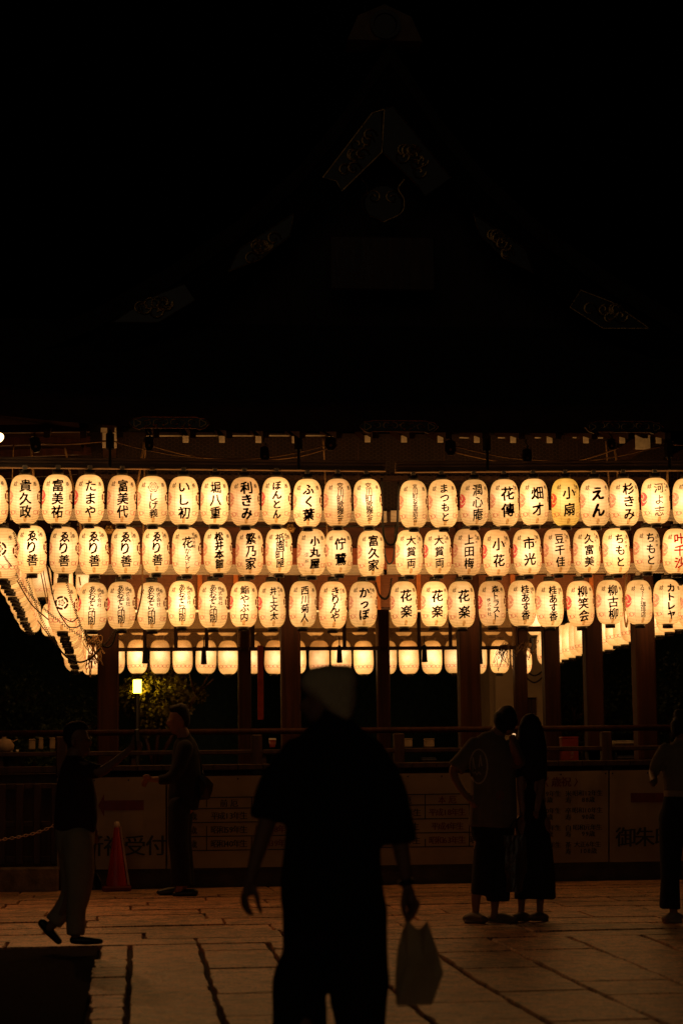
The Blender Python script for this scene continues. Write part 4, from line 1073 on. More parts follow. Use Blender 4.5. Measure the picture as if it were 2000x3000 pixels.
def banner(corners, label, writing, bars=(), name='banner', Y=22.03):
    """corners in pixels: left, right, top-left, top-right, bottom-left, bottom-right"""
    pl, pr, tl, tr, bl_, br_ = corners
    A, B, C, D = at(pl, bl_, Y), at(pr, br_, Y), at(pr, tr, Y), at(pl, tl, Y)
    e = empty(name, (A+B)/2, label, 'banner', 'vinyl banners tied to the fence')
    O = Vector(e.location); nx, nz_ = 26, 8; rnd = random.Random(int(pl)+5)
    def wave(u, v): return .016*noise.noise((u*6+pl, v*3.0, 2.0))+.008*noise.noise((u*17, v*2.0, pl))
    vs = []
    for j in range(nz_+1):
        for i in range(nx+1):
            u, v = i/nx, j/nz_; p = (A*(1-u)+B*u)*(1-v)+(D*(1-u)+C*u)*v-O
            vs.append((p.x, p.y+wave(u, v), p.z))
    MB().add(vs, [(j*(nx+1)+i, j*(nx+1)+i+1, (j+1)*(nx+1)+i+1, (j+1)*(nx+1)+i) for j in range(nz_) for i in range(nx)]).obj('sheet', M_vinyl, e, True)
    def flat(px, py):
        p = at(px, py, Y)-O; u = (p.x-(A.x-O.x))/(B.x-A.x); v = (p.z-(A.z-O.z))/(D.z-A.z)
        return Vector((p.x, p.y+wave(u, v)-.004, p.z))
    for red in (False, True):
        bm = bmesh.new()
        for txt, px, py, size, sp, r, wgt, vert in writing:
            if r != red: continue
            for k, ch in enumerate(txt):
                if ch == ' ': continue
                g_v, g_f = glyph(ch, 0.0)
                adv = [(.62 if c_.isdigit() else 1.0) for c_ in txt]; size_ = size*1.14
                off_ = (sum(adv[:k])+adv[k]/2-sum(adv)/2)*sp*1.06
                cx, cy_ = (px, py+k*sp) if vert else (px+off_, py-off_*.012)
                for du in ((0,) if not wgt else (-wgt, wgt)):
                    tv = [bm.verts.new((cx+du+x*size_, cy_-y*size_, 0)) for x, y in g_v]
                    for f in g_f:
                        try: bm.faces.new([tv[i] for i in f])
                        except ValueError: pass
        for (xa_, ya_, xb_, yb_, r) in bars:
            if r != red: continue
            if len((xa_, ya_)) and isinstance(xa_, (list, tuple)):
                tv = [bm.verts.new((x, y, 0)) for x, y in xa_]
            else: tv = [bm.verts.new((x, y, 0)) for x, y in ((xa_, yb_), (xb_, yb_-(xb_-xa_)*0), (xb_, ya_), (xa_, ya_))]
            bm.faces.new(tv)
        if not bm.faces: bm.free(); continue
        for k in range(int(pl), int(pr), 12):
            bmesh.ops.bisect_plane(bm, geom=bm.verts[:]+bm.edges[:]+bm.faces[:], plane_co=(k, 0, 0), plane_no=(1, 0, 0))
        bm.verts.index_update(); vv = [flat(v.co.x, v.co.y) for v in bm.verts]; ff = [[v.index for v in f.verts] for f in bm.faces]; bm.free()
        MB().add(vv, ff).obj('red_print' if red else 'printed_text', M_printred if red else M_print, e)
    n = max(2, int((pr-pl)/100))
    for i in range(n+1):
        p = flat(pl+8+(pr-pl-16)*i/n, tl+(tr-tl)*i/n+9)
        MB().tube([p+Vector((0, -.003, 0)), p+Vector((0, .0, 0))], .009, 10).obj('grommet', M_black, e)
    return e
T = lambda txt, px, py, size, sp, red=False, w=0, vert=False: (txt, px, py, size, sp, red, w, vert)
banner((167, 485, 2280, 2276, 2550, 2546), 'pale banner with a red arrow and large black characters, behind the traffic cone',
       [T('祈祷受付', 365, 2478, 56, 58, False, 1.2)],
       [([(288, 2360), (305, 2327), (305, 2346), (421, 2345), (421, 2374), (305, 2375), (305, 2394)], 0, 0, 0, True)])
rows = [2354, 2390, 2432, 2473]
W = []; BB = []
def table(xs, ys, slope, heads, body):
    for y in ys: BB.append(([(xs[0], y+1.5), (xs[-1], y+1.5-slope*(xs[-1]-xs[0])), (xs[-1], y-1.5-slope*(xs[-1]-xs[0])), (xs[0], y-1.5)], 0, 0, 0, False))
    for x in xs[1:-1]+[xs[0], xs[-1]]: BB.append((x-1.5, ys[0]-slope*(x-xs[0]), x+1.5, ys[-1]-slope*(x-xs[0]), False))
    for c, h in enumerate(heads):
        cx = (xs[c]+xs[c+1])/2; dy = -slope*(cx-xs[0])
        W.append(T(h, cx, (ys[0]+ys[1])/2+dy+1, 21, 29, c == 2, .5))
        for r, t in enumerate(body[c]):
            W.append(T(t, cx, (ys[r+1]+ys[r+2])/2+dy+1, 21, 19 if len(t) > 4 else 22, c == 2, .5))
table([498, 605, 737, 868, 1000], [2339, 2371, 2412, 2453, 2494], .0135, ['男性', '前厄', '本厄', '後厄'],
      [['25歳', '42歳', '61歳'], ['平成13年生', '昭和59年生', '昭和40年生'], ['平成12年生', '昭和58年生', '昭和39年生'], ['平成11年生', '昭和57年生', '昭和38年生']])
table([1018, 1113, 1245, 1374, 1480], [2331, 2362, 2403, 2444, 2485], .0135, ['女性', '前厄', '本厄', '後厄'],
      [['19歳', '33歳', '37歳'], ['平成19年生', '平成5年生', '平成元年生'], ['平成18年生', '平成4年生', '昭和63年生'], ['平成17年生', '平成3年生', '昭和62年生']])
banner((490, 1500, 2276, 2263, 2546, 2530), 'long pale banner with two black ruled tables, behind the person in the cream hat', W, BB)
W = [T('〈歳祝〉', 1643, 2291, 27, 27, True, .7)]
for k, (a_, b_, c_, d_, e_, f_) in enumerate([('還暦', '昭和39年生', '61歳', '米寿', '昭和12年生', '88歳'), ('古希', '昭和30年生', '70歳', '卒寿', '昭和10年生', '90歳'),
                                              ('喜寿', '昭和23年生', '77歳', '白寿', '昭和元年生', '99歳'), ('傘寿', '昭和20年生', '80歳', '茶寿', '大正6年生', '108歳')]):
    y = 2326+50*k
    W += [T(a_, 1535, y, 17, 19, False, .4, True), T(b_, 1597, y, 16, 16, False, .4), T(c_, 1600, y+18, 16, 16, False, .4),
          T(d_, 1664, y, 17, 19, False, .4, True), T(e_, 1720, y-2, 16, 16, False, .4), T(f_, 1722, y+17, 16, 17, False, .4)]
banner((1503, 1781, 2263, 2258, 2531, 2526), 'pale banner listing birthday ages in black under a red heading, right of the couple', W)
banner((1785, 2110, 2258, 2253, 2527, 2522), 'pale banner with a dark red bar and large brush characters at the right edge',
       [T('御朱印', 1888, 2452, 54, 54, False, 1.2)], [(1847, 2324, 1990, 2351, True)])

# traffic cone with a pale clip-on strip
cb = ground(340, 2592); cb.y = min(cb.y, 21.75); cb.z = gz(cb.y)
cone = empty('traffic_cone', cb, 'red traffic cone with a pale strip, in front of the arrow banner', 'cone')
M_cone = mat('red cone plastic', (.38, .02, .014), .38, var=.15, scale=6)
s = mpp(cb.y); hh = 190*s
MB().cbox((0, 0, .025), (.30, .30, .05), .012).obj('base', mat('dark red rubber', (.16, .02, .015), .7), cone)
MB().lathe([(.115, .05), (.105, .10), (.024, hh-.01), (.018, hh), (.0, hh)], 28, caps=False).obj('body', M_cone, cone, True)
m = MB(); k = 12
for j in range(k+1):
    z = .06+(hh-.08)*j/k; r = .113+(.024-.113)*(z-.05)/(hh-.05)+.004; w = .9-.3*j/k
    m.v += [(r*math.cos(-.25), r*math.sin(-.25), z), (r*math.cos(-.25)+.028*w, r*math.sin(-.25)-.01, z), (r*math.cos(.35)+.02*w, r*math.sin(.35), z)]
m.f = [(3*j+a, 3*j+a+1, 3*j+a+4, 3*j+a+3) for j in range(k) for a in (0, 1)]
m.obj('edge_strip', mat('pale reflective strip', (.62, .45, .34), .4), cone)
MB().lathe([(.03, hh-.03), (.034, hh-.01), (.024, hh+.025), (.012, hh+.03)], 14).obj('top_ring', mat('pale reflective strip', (.6, .45, .34)), cone, True)
# plastic chain
ch = empty('plastic_chain', at(0, 2462, 19.6), 'pale plastic chain slung across at the far left', 'chain')
P = smooth_curve([at(-60, 2475, 19.6), at(0, 2462, 19.6), at(60, 2452, 19.6), at(120, 2436, 19.6), at(170, 2414, 19.6)], 24)
d = 0; last = P[0]; links = []
for p in P:
    if (p-last).length > .030: links.append((last, p)); last = p
lk = MB().tube([(.021*math.cos(a)*1.0, .011*math.sin(a), 0) for a in [2*PI*i/12 for i in range(13)]], .0042, 6, False).mesh('link', mat('pale plastic', (.5, .36, .24), .4), True)
for i, (p, q) in enumerate(links):
    t = (q-p).normalized(); M = t.to_track_quat('X', 'Z').to_matrix().to_4x4() @ Matrix.Rotation(PI/2*(i % 2), 4, 'X')
    o = inst('link', lk, ch); o.matrix_local = Matrix.Translation((p+q)/2-Vector(ch.location)) @ M
tag(MB().lathe([(.14, 0), (.15, .03), (.04, .07), (.02, .08), (.02, .88), (.028, .90), (.0, .93)], 16, (at(-75, 2470, 19.6).x, 19.6, gz(19.6))).obj('chain_post', M_black, None, True), 'dark chain stand just outside the left edge', 'post')

# ================================================================== THINGS ON THE STAGE
YS = 24.6
def sbox(px0, py0, px1, py1, dep, m, name, label, cat, Y=YS, grp=None):
    A, B = at(px0, py1, Y), at(px1, py0, Y); zb_ = A.z
    e = empty(name, ((A.x+B.x)/2, Y+dep/2, zb_), label, cat, grp)
    w, h = B.x-A.x, B.z-A.z
    MB().cbox((0, 0, h/2), (w, dep, h), .012).obj('carton' if 'box' in name else 'body', m, e)
    MB().cbox((0, 0, h+.008), (w*1.03, dep*1.03, .02), .006).obj('lid', m, e)
    return e
TA, TB, tz = at(-30, 2200, YS), at(1892, 2200, YS), at(1000, 2198, YS).z
tb = empty('low_table', ((TA.x+TB.x)/2, YS+.1, FL+.06), 'long low dark table on the stage behind the railing', 'table')
MB().cbox((0, 0, tz-FL-.075), (TB.x-TA.x, 1.5, .03), .006).obj('tabletop', M_woodh, tb)
for k in range(6):
    for sy in (-.65, .65): MB().cbox(((TB.x-TA.x)*(k/5-.5)*.96, sy, (tz-FL-.09)/2), (.06, .06, tz-FL-.09), .006).obj('leg', M_wood, tb)
M_card = mat('pale carton', (.42, .30, .19), .8, var=.15)
M_redbox = mat('red painted steel', (.26, .03, .014), .4, var=.15)
for a, lab in (((113, 2166, 126, 2196), 'small pale box behind the rail at the left, narrow one'), ((145, 2166, 161, 2196), 'small pale box behind the rail at the left, wider one'), ((84, 2170, 103, 2197), 'dim brown box behind the rail at the far left')):
    sbox(*a, .16, M_card, 'small_box', lab, 'box')
def bottle(px, pyb, h, r, m, label):
    b = at(px, pyb, YS-.2); e = empty('bottle', b, label, 'bottle', 'bottles behind the railing')
    MB().lathe([(r*.9, 0), (r, .01), (r, h*.62), (r*.4, h*.78), (r*.36, h*.94), (0, h*.94)], 14, caps=False).obj('glass', m, e, True)
    MB().lathe([(r*.42, h*.93), (r*.42, h), (0, h)], 12, caps=False).obj('stopper', M_white, e, True)
    MB().lathe([(r*1.02, h*.15), (r*1.02, h*.5)], 14, caps=False).obj('paper_band', M_card, e, True)
M_bot = mat('amber glass', (.25, .10, .03), .15, var=.2)
bottle(32, 2260, .24, .04, M_bot, 'amber bottle with a pale band behind the left railing')
bottle(50, 2260, .25, .045, mat('pale glass', (.4, .3, .2), .2), 'pale bottle beside the amber one behind the left railing')
c = at(100, 2262, YS-.2); e = empty('red_bell', c, 'small red cone-shaped bell with a loop behind the left railing', 'bell')
MB().lathe([(.055, 0), (.05, .03), (.028, .08), (.012, .11), (0, .115)], 16, caps=False).obj('cup', M_redbox, e, True)
MB().tube([(.018*math.cos(a), 0, .13+.022*math.sin(a)) for a in [2*PI*i/14 for i in range(15)]], .005, 6, False).obj('loop', M_gold, e, True)
c = at(12, 2186, YS-.2); e = empty('cloth_sack', (c.x, c.y, c.z-.08), 'pale tied cloth sack on the table at the far left edge', 'sack')
MB().lathe([(.06, 0), (.11, .04), (.12, .09), (.08, .15), (.02, .17), (.035, .2)], 16).obj('sack_body', M_card, e, True)
MB().tube([(.0, 0, .17), (.1, -.02, .13), (.16, -.01, .155)], .008, 6).obj('tie', M_rope, e, True)
tk = empty('take_away_cup', at(798, 2190, YS-.4), 'red paper cup with a bright pale lid on the stage, left of the hat wearer', 'cup')
MB().lathe([(.032, 0), (.043, .085), (0, .085)], 18, caps=False).obj('cup_wall', M_redbox, tk, True)
MB().lathe([(.046, .085), (.046, .098), (.04, .108), (0, .108)], 18, caps=False).obj('lid', M_white, tk, True)
e = sbox(1648, 2163, 1694, 2250, .16, M_redbox, 'fire_equipment_box', 'red steel box with pale characters behind the right railing', 'box', Y=YS-.9)
bm = text_flat([('消', -.008+.02, .11, .045, .01, 0), ('火', .012, .062, .045, .01, 0)], False); bm.verts.index_update()
MB().add([(v.co.x, -.088, v.co.y+.06) for v in bm.verts], [[v.index for v in f.verts] for f in bm.faces]).obj('lettering', M_card, e); bm.free()
for a, lab in (((1182, 2168, 1208, 2190), 'dim pale carton on the stage right of the hat wearer'), ((1246, 2168, 1272, 2190), 'second dim carton further right on the stage')):
    sbox(*a, .14, M_card, 'small_box', lab, 'box')
def papers(px0, px1, py, label, Y=YS-.4):
    A, B = at(px0, py, Y), at(px1, py, Y); e = empty('paper_pile', ((A.x+B.x)/2, Y, A.z), label, 'papers')
    zl = (tz if py < 2200 else FL+.06)-A.z
    if zl < -.012: MB().cbox((0, 0, zl/2), (abs(B.x-A.x)*.96, .23, -zl), .005).obj('carton', M_wood, e)
    for i in range(4):
        o = MB().cbox((random.uniform(-.01, .01), random.uniform(-.01, .01), .005+i*.009), (abs(B.x-A.x)*random.uniform(.85, 1), .24, .008), .002).obj('sheet_stack', M_white if i % 2 else M_card, e)
papers(1228, 1275, 2229, 'bright pile of paper on the stage right of the hat wearer')
papers(1800, 1862, 2224, 'pale pile of paper behind the railing at the right')
papers(1792, 1868, 2180, 'pale tray of paper on the rear table at the right', YS+.3)
rb = MB().cbox(at(763, 2000, 29.0), (.085, .02, 1.05), .004).obj('red_streamer', mat('red cloth', (.40, .05, .02), .8), None)
tag(rb, 'long red cloth strip hanging behind the stage, between two posts left of the hat', 'streamer')

# ================================================================== BEYOND THE STAGE
def leaf_tree(name, label, c, H, rx, rz, n, m, trunk_r, seed, lean=(0, 0)):
    rnd = random.Random(seed); e = empty(name, (c[0], c[1], 0), label, 'tree', 'trees beyond the stage')
    mb = MB(); tips = []
    def limb(p, d, L, r, dep):
        q = p+d*L; mid = (p+q)/2+Vector((rnd.uniform(-.08, .08), rnd.uniform(-.08, .08), 0))*L
        mb.tube([p, mid, q], [r, r*.8, r*.6], 6)
        if dep == 0: tips.append(q); return
        for _ in range(3):
            nd = (d+Vector((rnd.uniform(-.8, .8), rnd.uniform(-.8, .8), rnd.uniform(-.2, .6)))).normalized(); limb(q, nd, L*.68, r*.6, dep-1)
    limb(Vector((0, 0, 0)), Vector((lean[0], lean[1], 1)).normalized(), H*.35, trunk_r, 3)
    mb.obj('trunk', M_wood, e, True)
    cl = []
    for i in range(34):
        a, zz, rr = rnd.uniform(0, 2*PI), rnd.uniform(-1, 1), rnd.random()**.45
        w = math.sqrt(max(0, 1-zz*zz)); cl.append((Vector((rx*w*rr*math.cos(a), rx*w*rr*math.sin(a), H*.62+rz*zz*rr)), rnd.uniform(.2, .42)*rx))
    vs, fs = [], []
    for i in range(n):
        cc, cr = rnd.choice(cl); v = Vector((rnd.gauss(0, 1), rnd.gauss(0, 1), rnd.gauss(0, .75)))
        p = cc+v.normalized()*cr*rnd.random()**.4
        ax = Vector((rnd.uniform(-1, 1), rnd.uniform(-1, 1), rnd.uniform(-.9, .3))).normalized(); sd = ax.cross(Vector((rnd.uniform(-1, 1), rnd.uniform(-1, 1), rnd.uniform(-1, 1)))).normalized()
        L = rnd.uniform(.05, .10); W_ = L*rnd.uniform(.32, .45); k = len(vs)
        vs += [p, p+ax*L*.5+sd*W_, p+ax*L, p+ax*L*.5-sd*W_]; fs.append((k, k+1, k+2, k+3))
    MB().add(vs, fs).obj('crown', m, e)
    return e
M_leaf = mat('lit leaves', (.11, .10, .014), .45, var=.5, scale=4, col2=(.20, .16, .02))  # yellow lamp light is put into this leaf colour
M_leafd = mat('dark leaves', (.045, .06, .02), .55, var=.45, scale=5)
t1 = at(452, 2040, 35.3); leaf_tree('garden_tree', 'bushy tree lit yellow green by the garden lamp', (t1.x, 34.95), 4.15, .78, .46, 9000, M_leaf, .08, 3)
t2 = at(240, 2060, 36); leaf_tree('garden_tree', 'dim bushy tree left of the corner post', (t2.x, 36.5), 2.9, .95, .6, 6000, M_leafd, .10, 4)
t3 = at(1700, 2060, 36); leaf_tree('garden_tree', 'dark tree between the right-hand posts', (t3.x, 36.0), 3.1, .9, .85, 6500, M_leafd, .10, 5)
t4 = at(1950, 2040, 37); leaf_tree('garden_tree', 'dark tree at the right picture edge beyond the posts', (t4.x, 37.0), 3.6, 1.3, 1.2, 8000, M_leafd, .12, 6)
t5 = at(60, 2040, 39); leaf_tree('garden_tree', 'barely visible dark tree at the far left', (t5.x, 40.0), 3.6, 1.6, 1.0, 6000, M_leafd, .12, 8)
# garden lamp
lp = at(402, 2012, 34.2)
gl = empty('garden_lamp', (lp.x, lp.y, 0), 'bright square garden lamp on a dark post beyond the left bay', 'lamp')
w, h = 24*mpp(34.2), 39*mpp(34.2)
MB().cbox((0, 0, lp.z), (w, w, h), .008).obj('lamp_glass', emit('garden lamp glass', (1.0, .62, .035), 22), gl)
for sx in (-1, 1):
    for sy in (-1, 1): MB().box((sx*w*.53, sy*w*.53, lp.z), (.012, .012, h*1.05)).obj('frame_post', M_black, gl)
MB().lathe([(w*.85, lp.z+h*.52), (w*.8, lp.z+h*.6), (w*.25, lp.z+h*.8), (0, lp.z+h*.85)], 4).obj('lamp_roof', M_black, gl)
MB().lathe([(.05, 0), (.045, lp.z-h*.6), (w*.6, lp.z-h*.53), (w*.6, lp.z-h*.5)], 10).obj('lamp_post', M_black, gl)
# plastered building on the right
A, B = at(1455, 2200, 34.5), at(1602, 1940, 34.5)
bd = empty('plaster_building', ((A.x+B.x)/2, 36, 0), 'dim cream plastered building with one dark window behind the right posts', 'building')
M_pl = mat('cream plaster', (.42, .32, .2), .85, var=.12, scale=3, bump=.2)
w = B.x-A.x; O = Vector(bd.location)
wa, wb = at(1545, 2096, 34.5), at(1573, 2044, 34.5)
for (u0, u1, v0, v1) in ((A.x, wa.x, 0, 4.2), (wb.x, B.x+.0, 0, 4.2), (wa.x, wb.x, 0, wa.z), (wa.x, wb.x, wb.z, 4.2)):
    MB().box(((u0+u1)/2-O.x, 34.6-O.y, (v0+v1)/2), (u1-u0, .2, v1-v0)).obj('wall', M_pl, bd)
MB().box((0, .6, 2.1), (w-.02, 3.0, 4.15)).obj('rear_block', M_pl, bd)
wf = MB().cbox(((wa.x+wb.x)/2-O.x, 34.62-O.y, (wa.z+wb.z)/2), (wb.x-wa.x, .08, wb.z-wa.z), .01).obj('window', M_wood, bd)
MB().box(((wa.x+wb.x)/2-O.x, 34.57-O.y, (wa.z+wb.z)/2), (.012, .03, wb.z-wa.z)).obj('glazing_bar', M_black, wf)
MB().prism([(-w*.75, 4.2), (w*.75, 4.2), (w*.3, 5.1), (-w*.3, 5.1)], -1.6, 2.4).obj('roof', M_bark, bd)
for i, (pa, pb) in enumerate((((1530, 1970), (1598, 1984)), ((1530, 1990), (1600, 1998)))):
    rope([(pa[0], pa[1]-14), ((pa[0]+pb[0])/2, pa[1]+10), (pb[0], pb[1]-24)], .014, M_cable, ('upper' if i == 0 else 'lower')+' cable sagging in front of the plastered building', 'cable', 'cables by the building', 34.2)
# night backdrop: a dark wooded slope far behind
m = MB(); n = 40
m.add([(-60+120*i/n, 70+4*math.sin(i*1.7), z) for z in (-1, 7+0) for i in range(n+1)]+[(-60+120*i/n, 84, 12+2*noise.noise((i*.6, 0, 0))) for i in range(n+1)],
      [(j*(n+1)+i, j*(n+1)+i+1, (j+1)*(n+1)+i+1, (j+1)*(n+1)+i) for j in (0, 1) for i in range(n)])
tag(m.obj('wooded_hill', M_leafd, None, True), kind='structure')

# ================================================================== PEOPLE
class Fig:
    """a figure drawn over its outline in the photograph and given real depth: (px, py, half width[, depth offset m, depth ratio])"""
    def __init__(s, ox, oy, sc, Y): s.ox, s.oy, s.sc, s.Y = ox, oy, sc, Y; s.m = mpp(Y)*sc
    def p(s, x, y, dy=0): return at(s.ox+x*s.sc, s.oy+y*s.sc, s.Y+dy)
    def chain(s, mb, pts, br=1.0, n=14, sub=4, ends='rr'):
        C = []
        for q in pts:
            c = s.p(q[0], q[1], q[3] if len(q) > 3 else 0); a = q[2]*s.m; b = a*(q[4] if len(q) > 4 else br)
            C.append((c.x, c.y, c.z, a, b))
        P = [Vector(c[:3]) for c in C]; S = smooth_curve(P, sub) if len(P) > 2 else [P[0].lerp(P[1], i/sub) for i in range(sub+1)]
        if len(P) == 2: idx = [i/sub for i in range(sub+1)]
        else: idx = [i/sub for i in range(len(S))]
        rings = []
        for i, c in enumerate(S):
            f = min(idx[i], len(C)-1); k = min(int(f), len(C)-2); t = f-k
            rings.append([c, C[k][3]*(1-t)+C[k+1][3]*t, C[k][4]*(1-t)+C[k+1][4]*t])
        # rounded ends
        def cap(c0, c1, a, b):
            d = (c0-c1).normalized(); out = []
            for th in (25, 50, 72, 86): out.append([c0+d*(min(a, b)*math.sin(math.radians(th))), a*math.cos(math.radians(th)), b*math.cos(math.radians(th))])
            return out
        R_ = (list(reversed(cap(rings[0][0], rings[1][0], rings[0][1], rings[0][2]))) if ends[0] == 'r' else [])+rings+(cap(rings[-1][0], rings[-2][0], rings[-1][1], rings[-1][2]) if ends[1] == 'r' else [])
        k0 = len(mb.v); N = len(R_)
        for i, (c, a, b) in enumerate(R_):
            t = (R_[min(i+1, N-1)][0]-R_[max(i-1, 0)][0]).normalized()
            side = t.cross(Vector((0, 1, 0)))
            side = side.normalized() if side.length > .25 else Vector((1, 0, 0)); dep = side.cross(t).normalized()
            for j in range(n):
                an = 2*PI*j/n; mb.v.append(tuple(c+side*(a*math.cos(an))+dep*(b*math.sin(an))))
        for i in range(N-1):
            for j in range(n): mb.f.append((k0+i*n+j, k0+i*n+(j+1) % n, k0+(i+1)*n+(j+1) % n, k0+(i+1)*n+j))
        mb.f.append(tuple(k0+j for j in reversed(range(n)))); mb.f.append(tuple(k0+(N-1)*n+j for j in range(n)))
        return mb
PENDING = []
def fuse(mb, name, m, parent, voxel=.012, smooth=4, folds=0.0):
    me = mb.mesh(name, None); o = bpy.data.objects.new(name, me)
    bm = bmesh.new(); bm.from_mesh(me); bmesh.ops.recalc_face_normals(bm, faces=bm.faces[:]); bm.to_mesh(me); bm.free()
    md = o.modifiers.new('fuse', 'REMESH'); md.mode = 'VOXEL'; md.voxel_size = voxel; md.use_smooth_shade = True
    sm = o.modifiers.new('soften', 'SMOOTH'); sm.factor = .5; sm.iterations = smooth
    me.materials.append(m)
    link(o, parent); o.matrix_parent_inverse = Matrix.Translation(-parent.location)
    PENDING.append((o, m, folds)); return o
def fuse_all():
    dg = bpy.context.evaluated_depsgraph_get()
    done = [(o, m, folds, bpy.data.meshes.new_from_object(o.evaluated_get(dg))) for o, m, folds in PENDING]
    for o, m, folds, new in done:
        o.modifiers.clear(); o.data = new
        if folds:
            for v in new.vertices:
                c = v.co; v.co = c+v.normal*folds*(noise.noise((c.x*9, c.y*9, c.z*3.2))+.5*noise.noise((c.x*21, c.y*21, c.z*8)))
        new.materials.clear(); new.materials.append(m)
        for p in new.polygons: p.use_smooth = True
def hand(F, mb, palm, wrist, fingers, thumb, r=9):
    F.chain(mb, [(*wrist,), (*palm,)], .55)
    for f in fingers: F.chain(mb, [(x, y, r*w, d) for (x, y, w, d) in f], 1.0, 8, 3)
    F.chain(mb, [(x, y, r*1.15*w, d) for (x, y, w, d) in thumb], 1.0, 8, 3)

# ---- person in the cream hat, walking towards the lanterns
F = Fig(680, 1920, .4592, 8.2)
main = empty('person', (F.p(645, 2713).x, 8.2, 0), 'person seen from behind in a cream hat and loose black clothes, carrying a paper bag', 'person')
b = MB()
F.chain(b, [(600, 190, 95, .01, .9), (565, 280, 95, .0, .95), (535, 370, 75, -.01, 1.0)])        # head, turned to the left
F.chain(b, [(463, 300, 26, -.02), (446, 330, 20, -.03), (458, 350, 22, -.02)])                       # nose
F.chain(b, [(600, 330, 85), (640, 470, 100), (645, 640, 190, 0, .55), (645, 1200, 210, 0, .6)])
F.chain(b, [(400, 600, 62), (300, 830, 62), (232, 1040, 60), (168, 1240, 52), (120, 1420, 36, -.02, .8)])
hand(F, b, (104, 1515, 46, -.03), (118, 1420, 31, -.02), [[(88, 1530, 1.5, -.05), (96, 1600, 1.4, -.06), (128, 1655, 1.1, -.06)], [(78, 1530, 1.5, -.03), (82, 1600, 1.4, -.03), (112, 1660, 1.1, -.035)],
     [(74, 1525, 1.5, -.01), (70, 1590, 1.35, -.01), (96, 1645, 1.05, -.01)], [(74, 1510, 1.4, .01), (66, 1565, 1.2, .015), (84, 1615, 1.0, .02)]],
     [(132, 1480, 1.7, -.05), (158, 1540, 1.5, -.06), (166, 1590, 1.3, -.06), (184, 1640, 1.0, -.06)], 12)
F.chain(b, [(900, 620, 62), (1010, 880, 62), (1056, 1120, 60), (1088, 1300, 50), (1110, 1450, 37, 0, .8)])
hand(F, b, (1132, 1560, 50, -.01), (1110, 1450, 31), [[(1160, 1560, 1.5, -.03), (1188, 1590, 1.5, -.035), (1150, 1660, 1.4, -.03), (1128, 1690, 1.1, -.02)], [(1150, 1580, 1.5, -.01), (1172, 1625, 1.5, -.01), (1140, 1680, 1.3, -.0), (1118, 1700, 1.1, 0)],
     [(1135, 1590, 1.4, .01), (1152, 1645, 1.4, .015), (1125, 1692, 1.2, .02), (1108, 1700, 1.0, .02)], [(1115, 1590, 1.3, .03), (1125, 1645, 1.2, .035), (1108, 1690, 1.0, .035)]],
     [(1100, 1520, 1.7, -.03), (1090, 1590, 1.5, -.04), (1100, 1650, 1.3, -.035), (1112, 1690, 1.0, -.03)], 11.5)
for s in (-1, 1):
    F.chain(b, [(645+s*130, 1250, 130, 0, .7), (645+s*185, 1900, 95, s*.0), (645+s*190, 2350, 75, s*.05), (645+s*160, 2640, 55, s*.12)])
    F.chain(b, [(645+s*158, 2680, 55, s*.12+.04), (645+s*165, 2700, 52, s*.12-.10)], .7)
fuse(b, 'body', M_skin, main, .0075, 3)
b = MB()
F.chain(b, [(625, 355, 108, 0, .9), (635, 430, 150, 0, .8), (642, 505, 215, 0, .6), (645, 590, 285, 0, .5), (642, 720, 322, 0, .5), (645, 900, 310, 0, .52), (645, 1100, 303, 0, .55), (638, 1450, 330, 0, .6), (655, 1650, 338, 0, .6), (658, 1760, 336, 0, .58)], ends='rf')
F.chain(b, [(430, 610, 100), (310, 800, 120), (262, 930, 122), (234, 1050, 124)], .8, ends='rf'); F.chain(b, [(870, 610, 105), (990, 830, 112), (1035, 1020, 118), (1058, 1195, 120)], .8, ends='rf')
fuse(b, 'shirt', mat('black cotton shirt', (.010, .009, .010), .95, var=.3, scale=14, bump=.3, bscale=9), main, .011, 5, .011)
b = MB()
F.chain(b, [(478, 1600, 160), (455, 1900, 140), (424, 2080, 174), (430, 2350, 176), (420, 2640, 150)], .85, ends='rf')
F.chain(b, [(815, 1600, 175), (815, 1900, 180), (806, 2080, 202), (818, 2350, 164), (850, 2640, 145)], .85, ends='rf')
F.chain(b, [(645, 1500, 300), (650, 1700, 322), (652, 1830, 300)], .5)
fuse(b, 'trousers', M_cloth_black, main, .0085, 3, .004)
for s in (-1, 1):
    b = MB(); F.chain(b, [(645+s*158, 2672, 75, s*.12+.06), (645+s*168, 2690, 70, s*.12-.12), (645+s*172, 2700, 60, s*.12-.20)], .7)
    fuse(b, 'shoe', M_black, main, .012, 3)
b = MB()
F.chain(b, [(530, 165, 90, -.01, 1.3), (620, 160, 104, -.01, 1.35), (700, 168, 102, -.01, 1.2)]); F.chain(b, [(590, 205, 118, -.01, 1.25), (680, 240, 122, -.01, 1.15), (715, 320, 80, -.015, 1.3), (720, 378, 46, -.02, 1.8)])
F.chain(b, [(700, 112, 52, 0, 1.8), (738, 116, 52, 0, 1.6)]); F.chain(b, [(505, 185, 72, -.01, 1.7), (575, 240, 80, -.015, 1.65), (655, 305, 78, -.02, 1.6), (720, 365, 56, -.02, 1.8)])
F.chain(b, [(478, 172, 44, -.01, 2.2), (560, 262, 48, -.02, 2.4), (650, 345, 44, -.025, 2.4), (722, 392, 36, -.025, 2.4)])
fuse(b, 'hat', mat('cream knitted hat', (.90, .74, .46), .9, var=.06, scale=30, bump=.5, bscale=60), main, .010, 4, .003)
w = F.p(1108, 1448); MB().tube([w+Vector((.022*math.cos(a), .02*math.sin(a), .004*math.cos(a))) for a in [2*PI*i/14 for i in range(15)]], .011, 6, False).obj('wrist_band', M_black, main, True).matrix_parent_inverse = Matrix.Translation(-main.location)
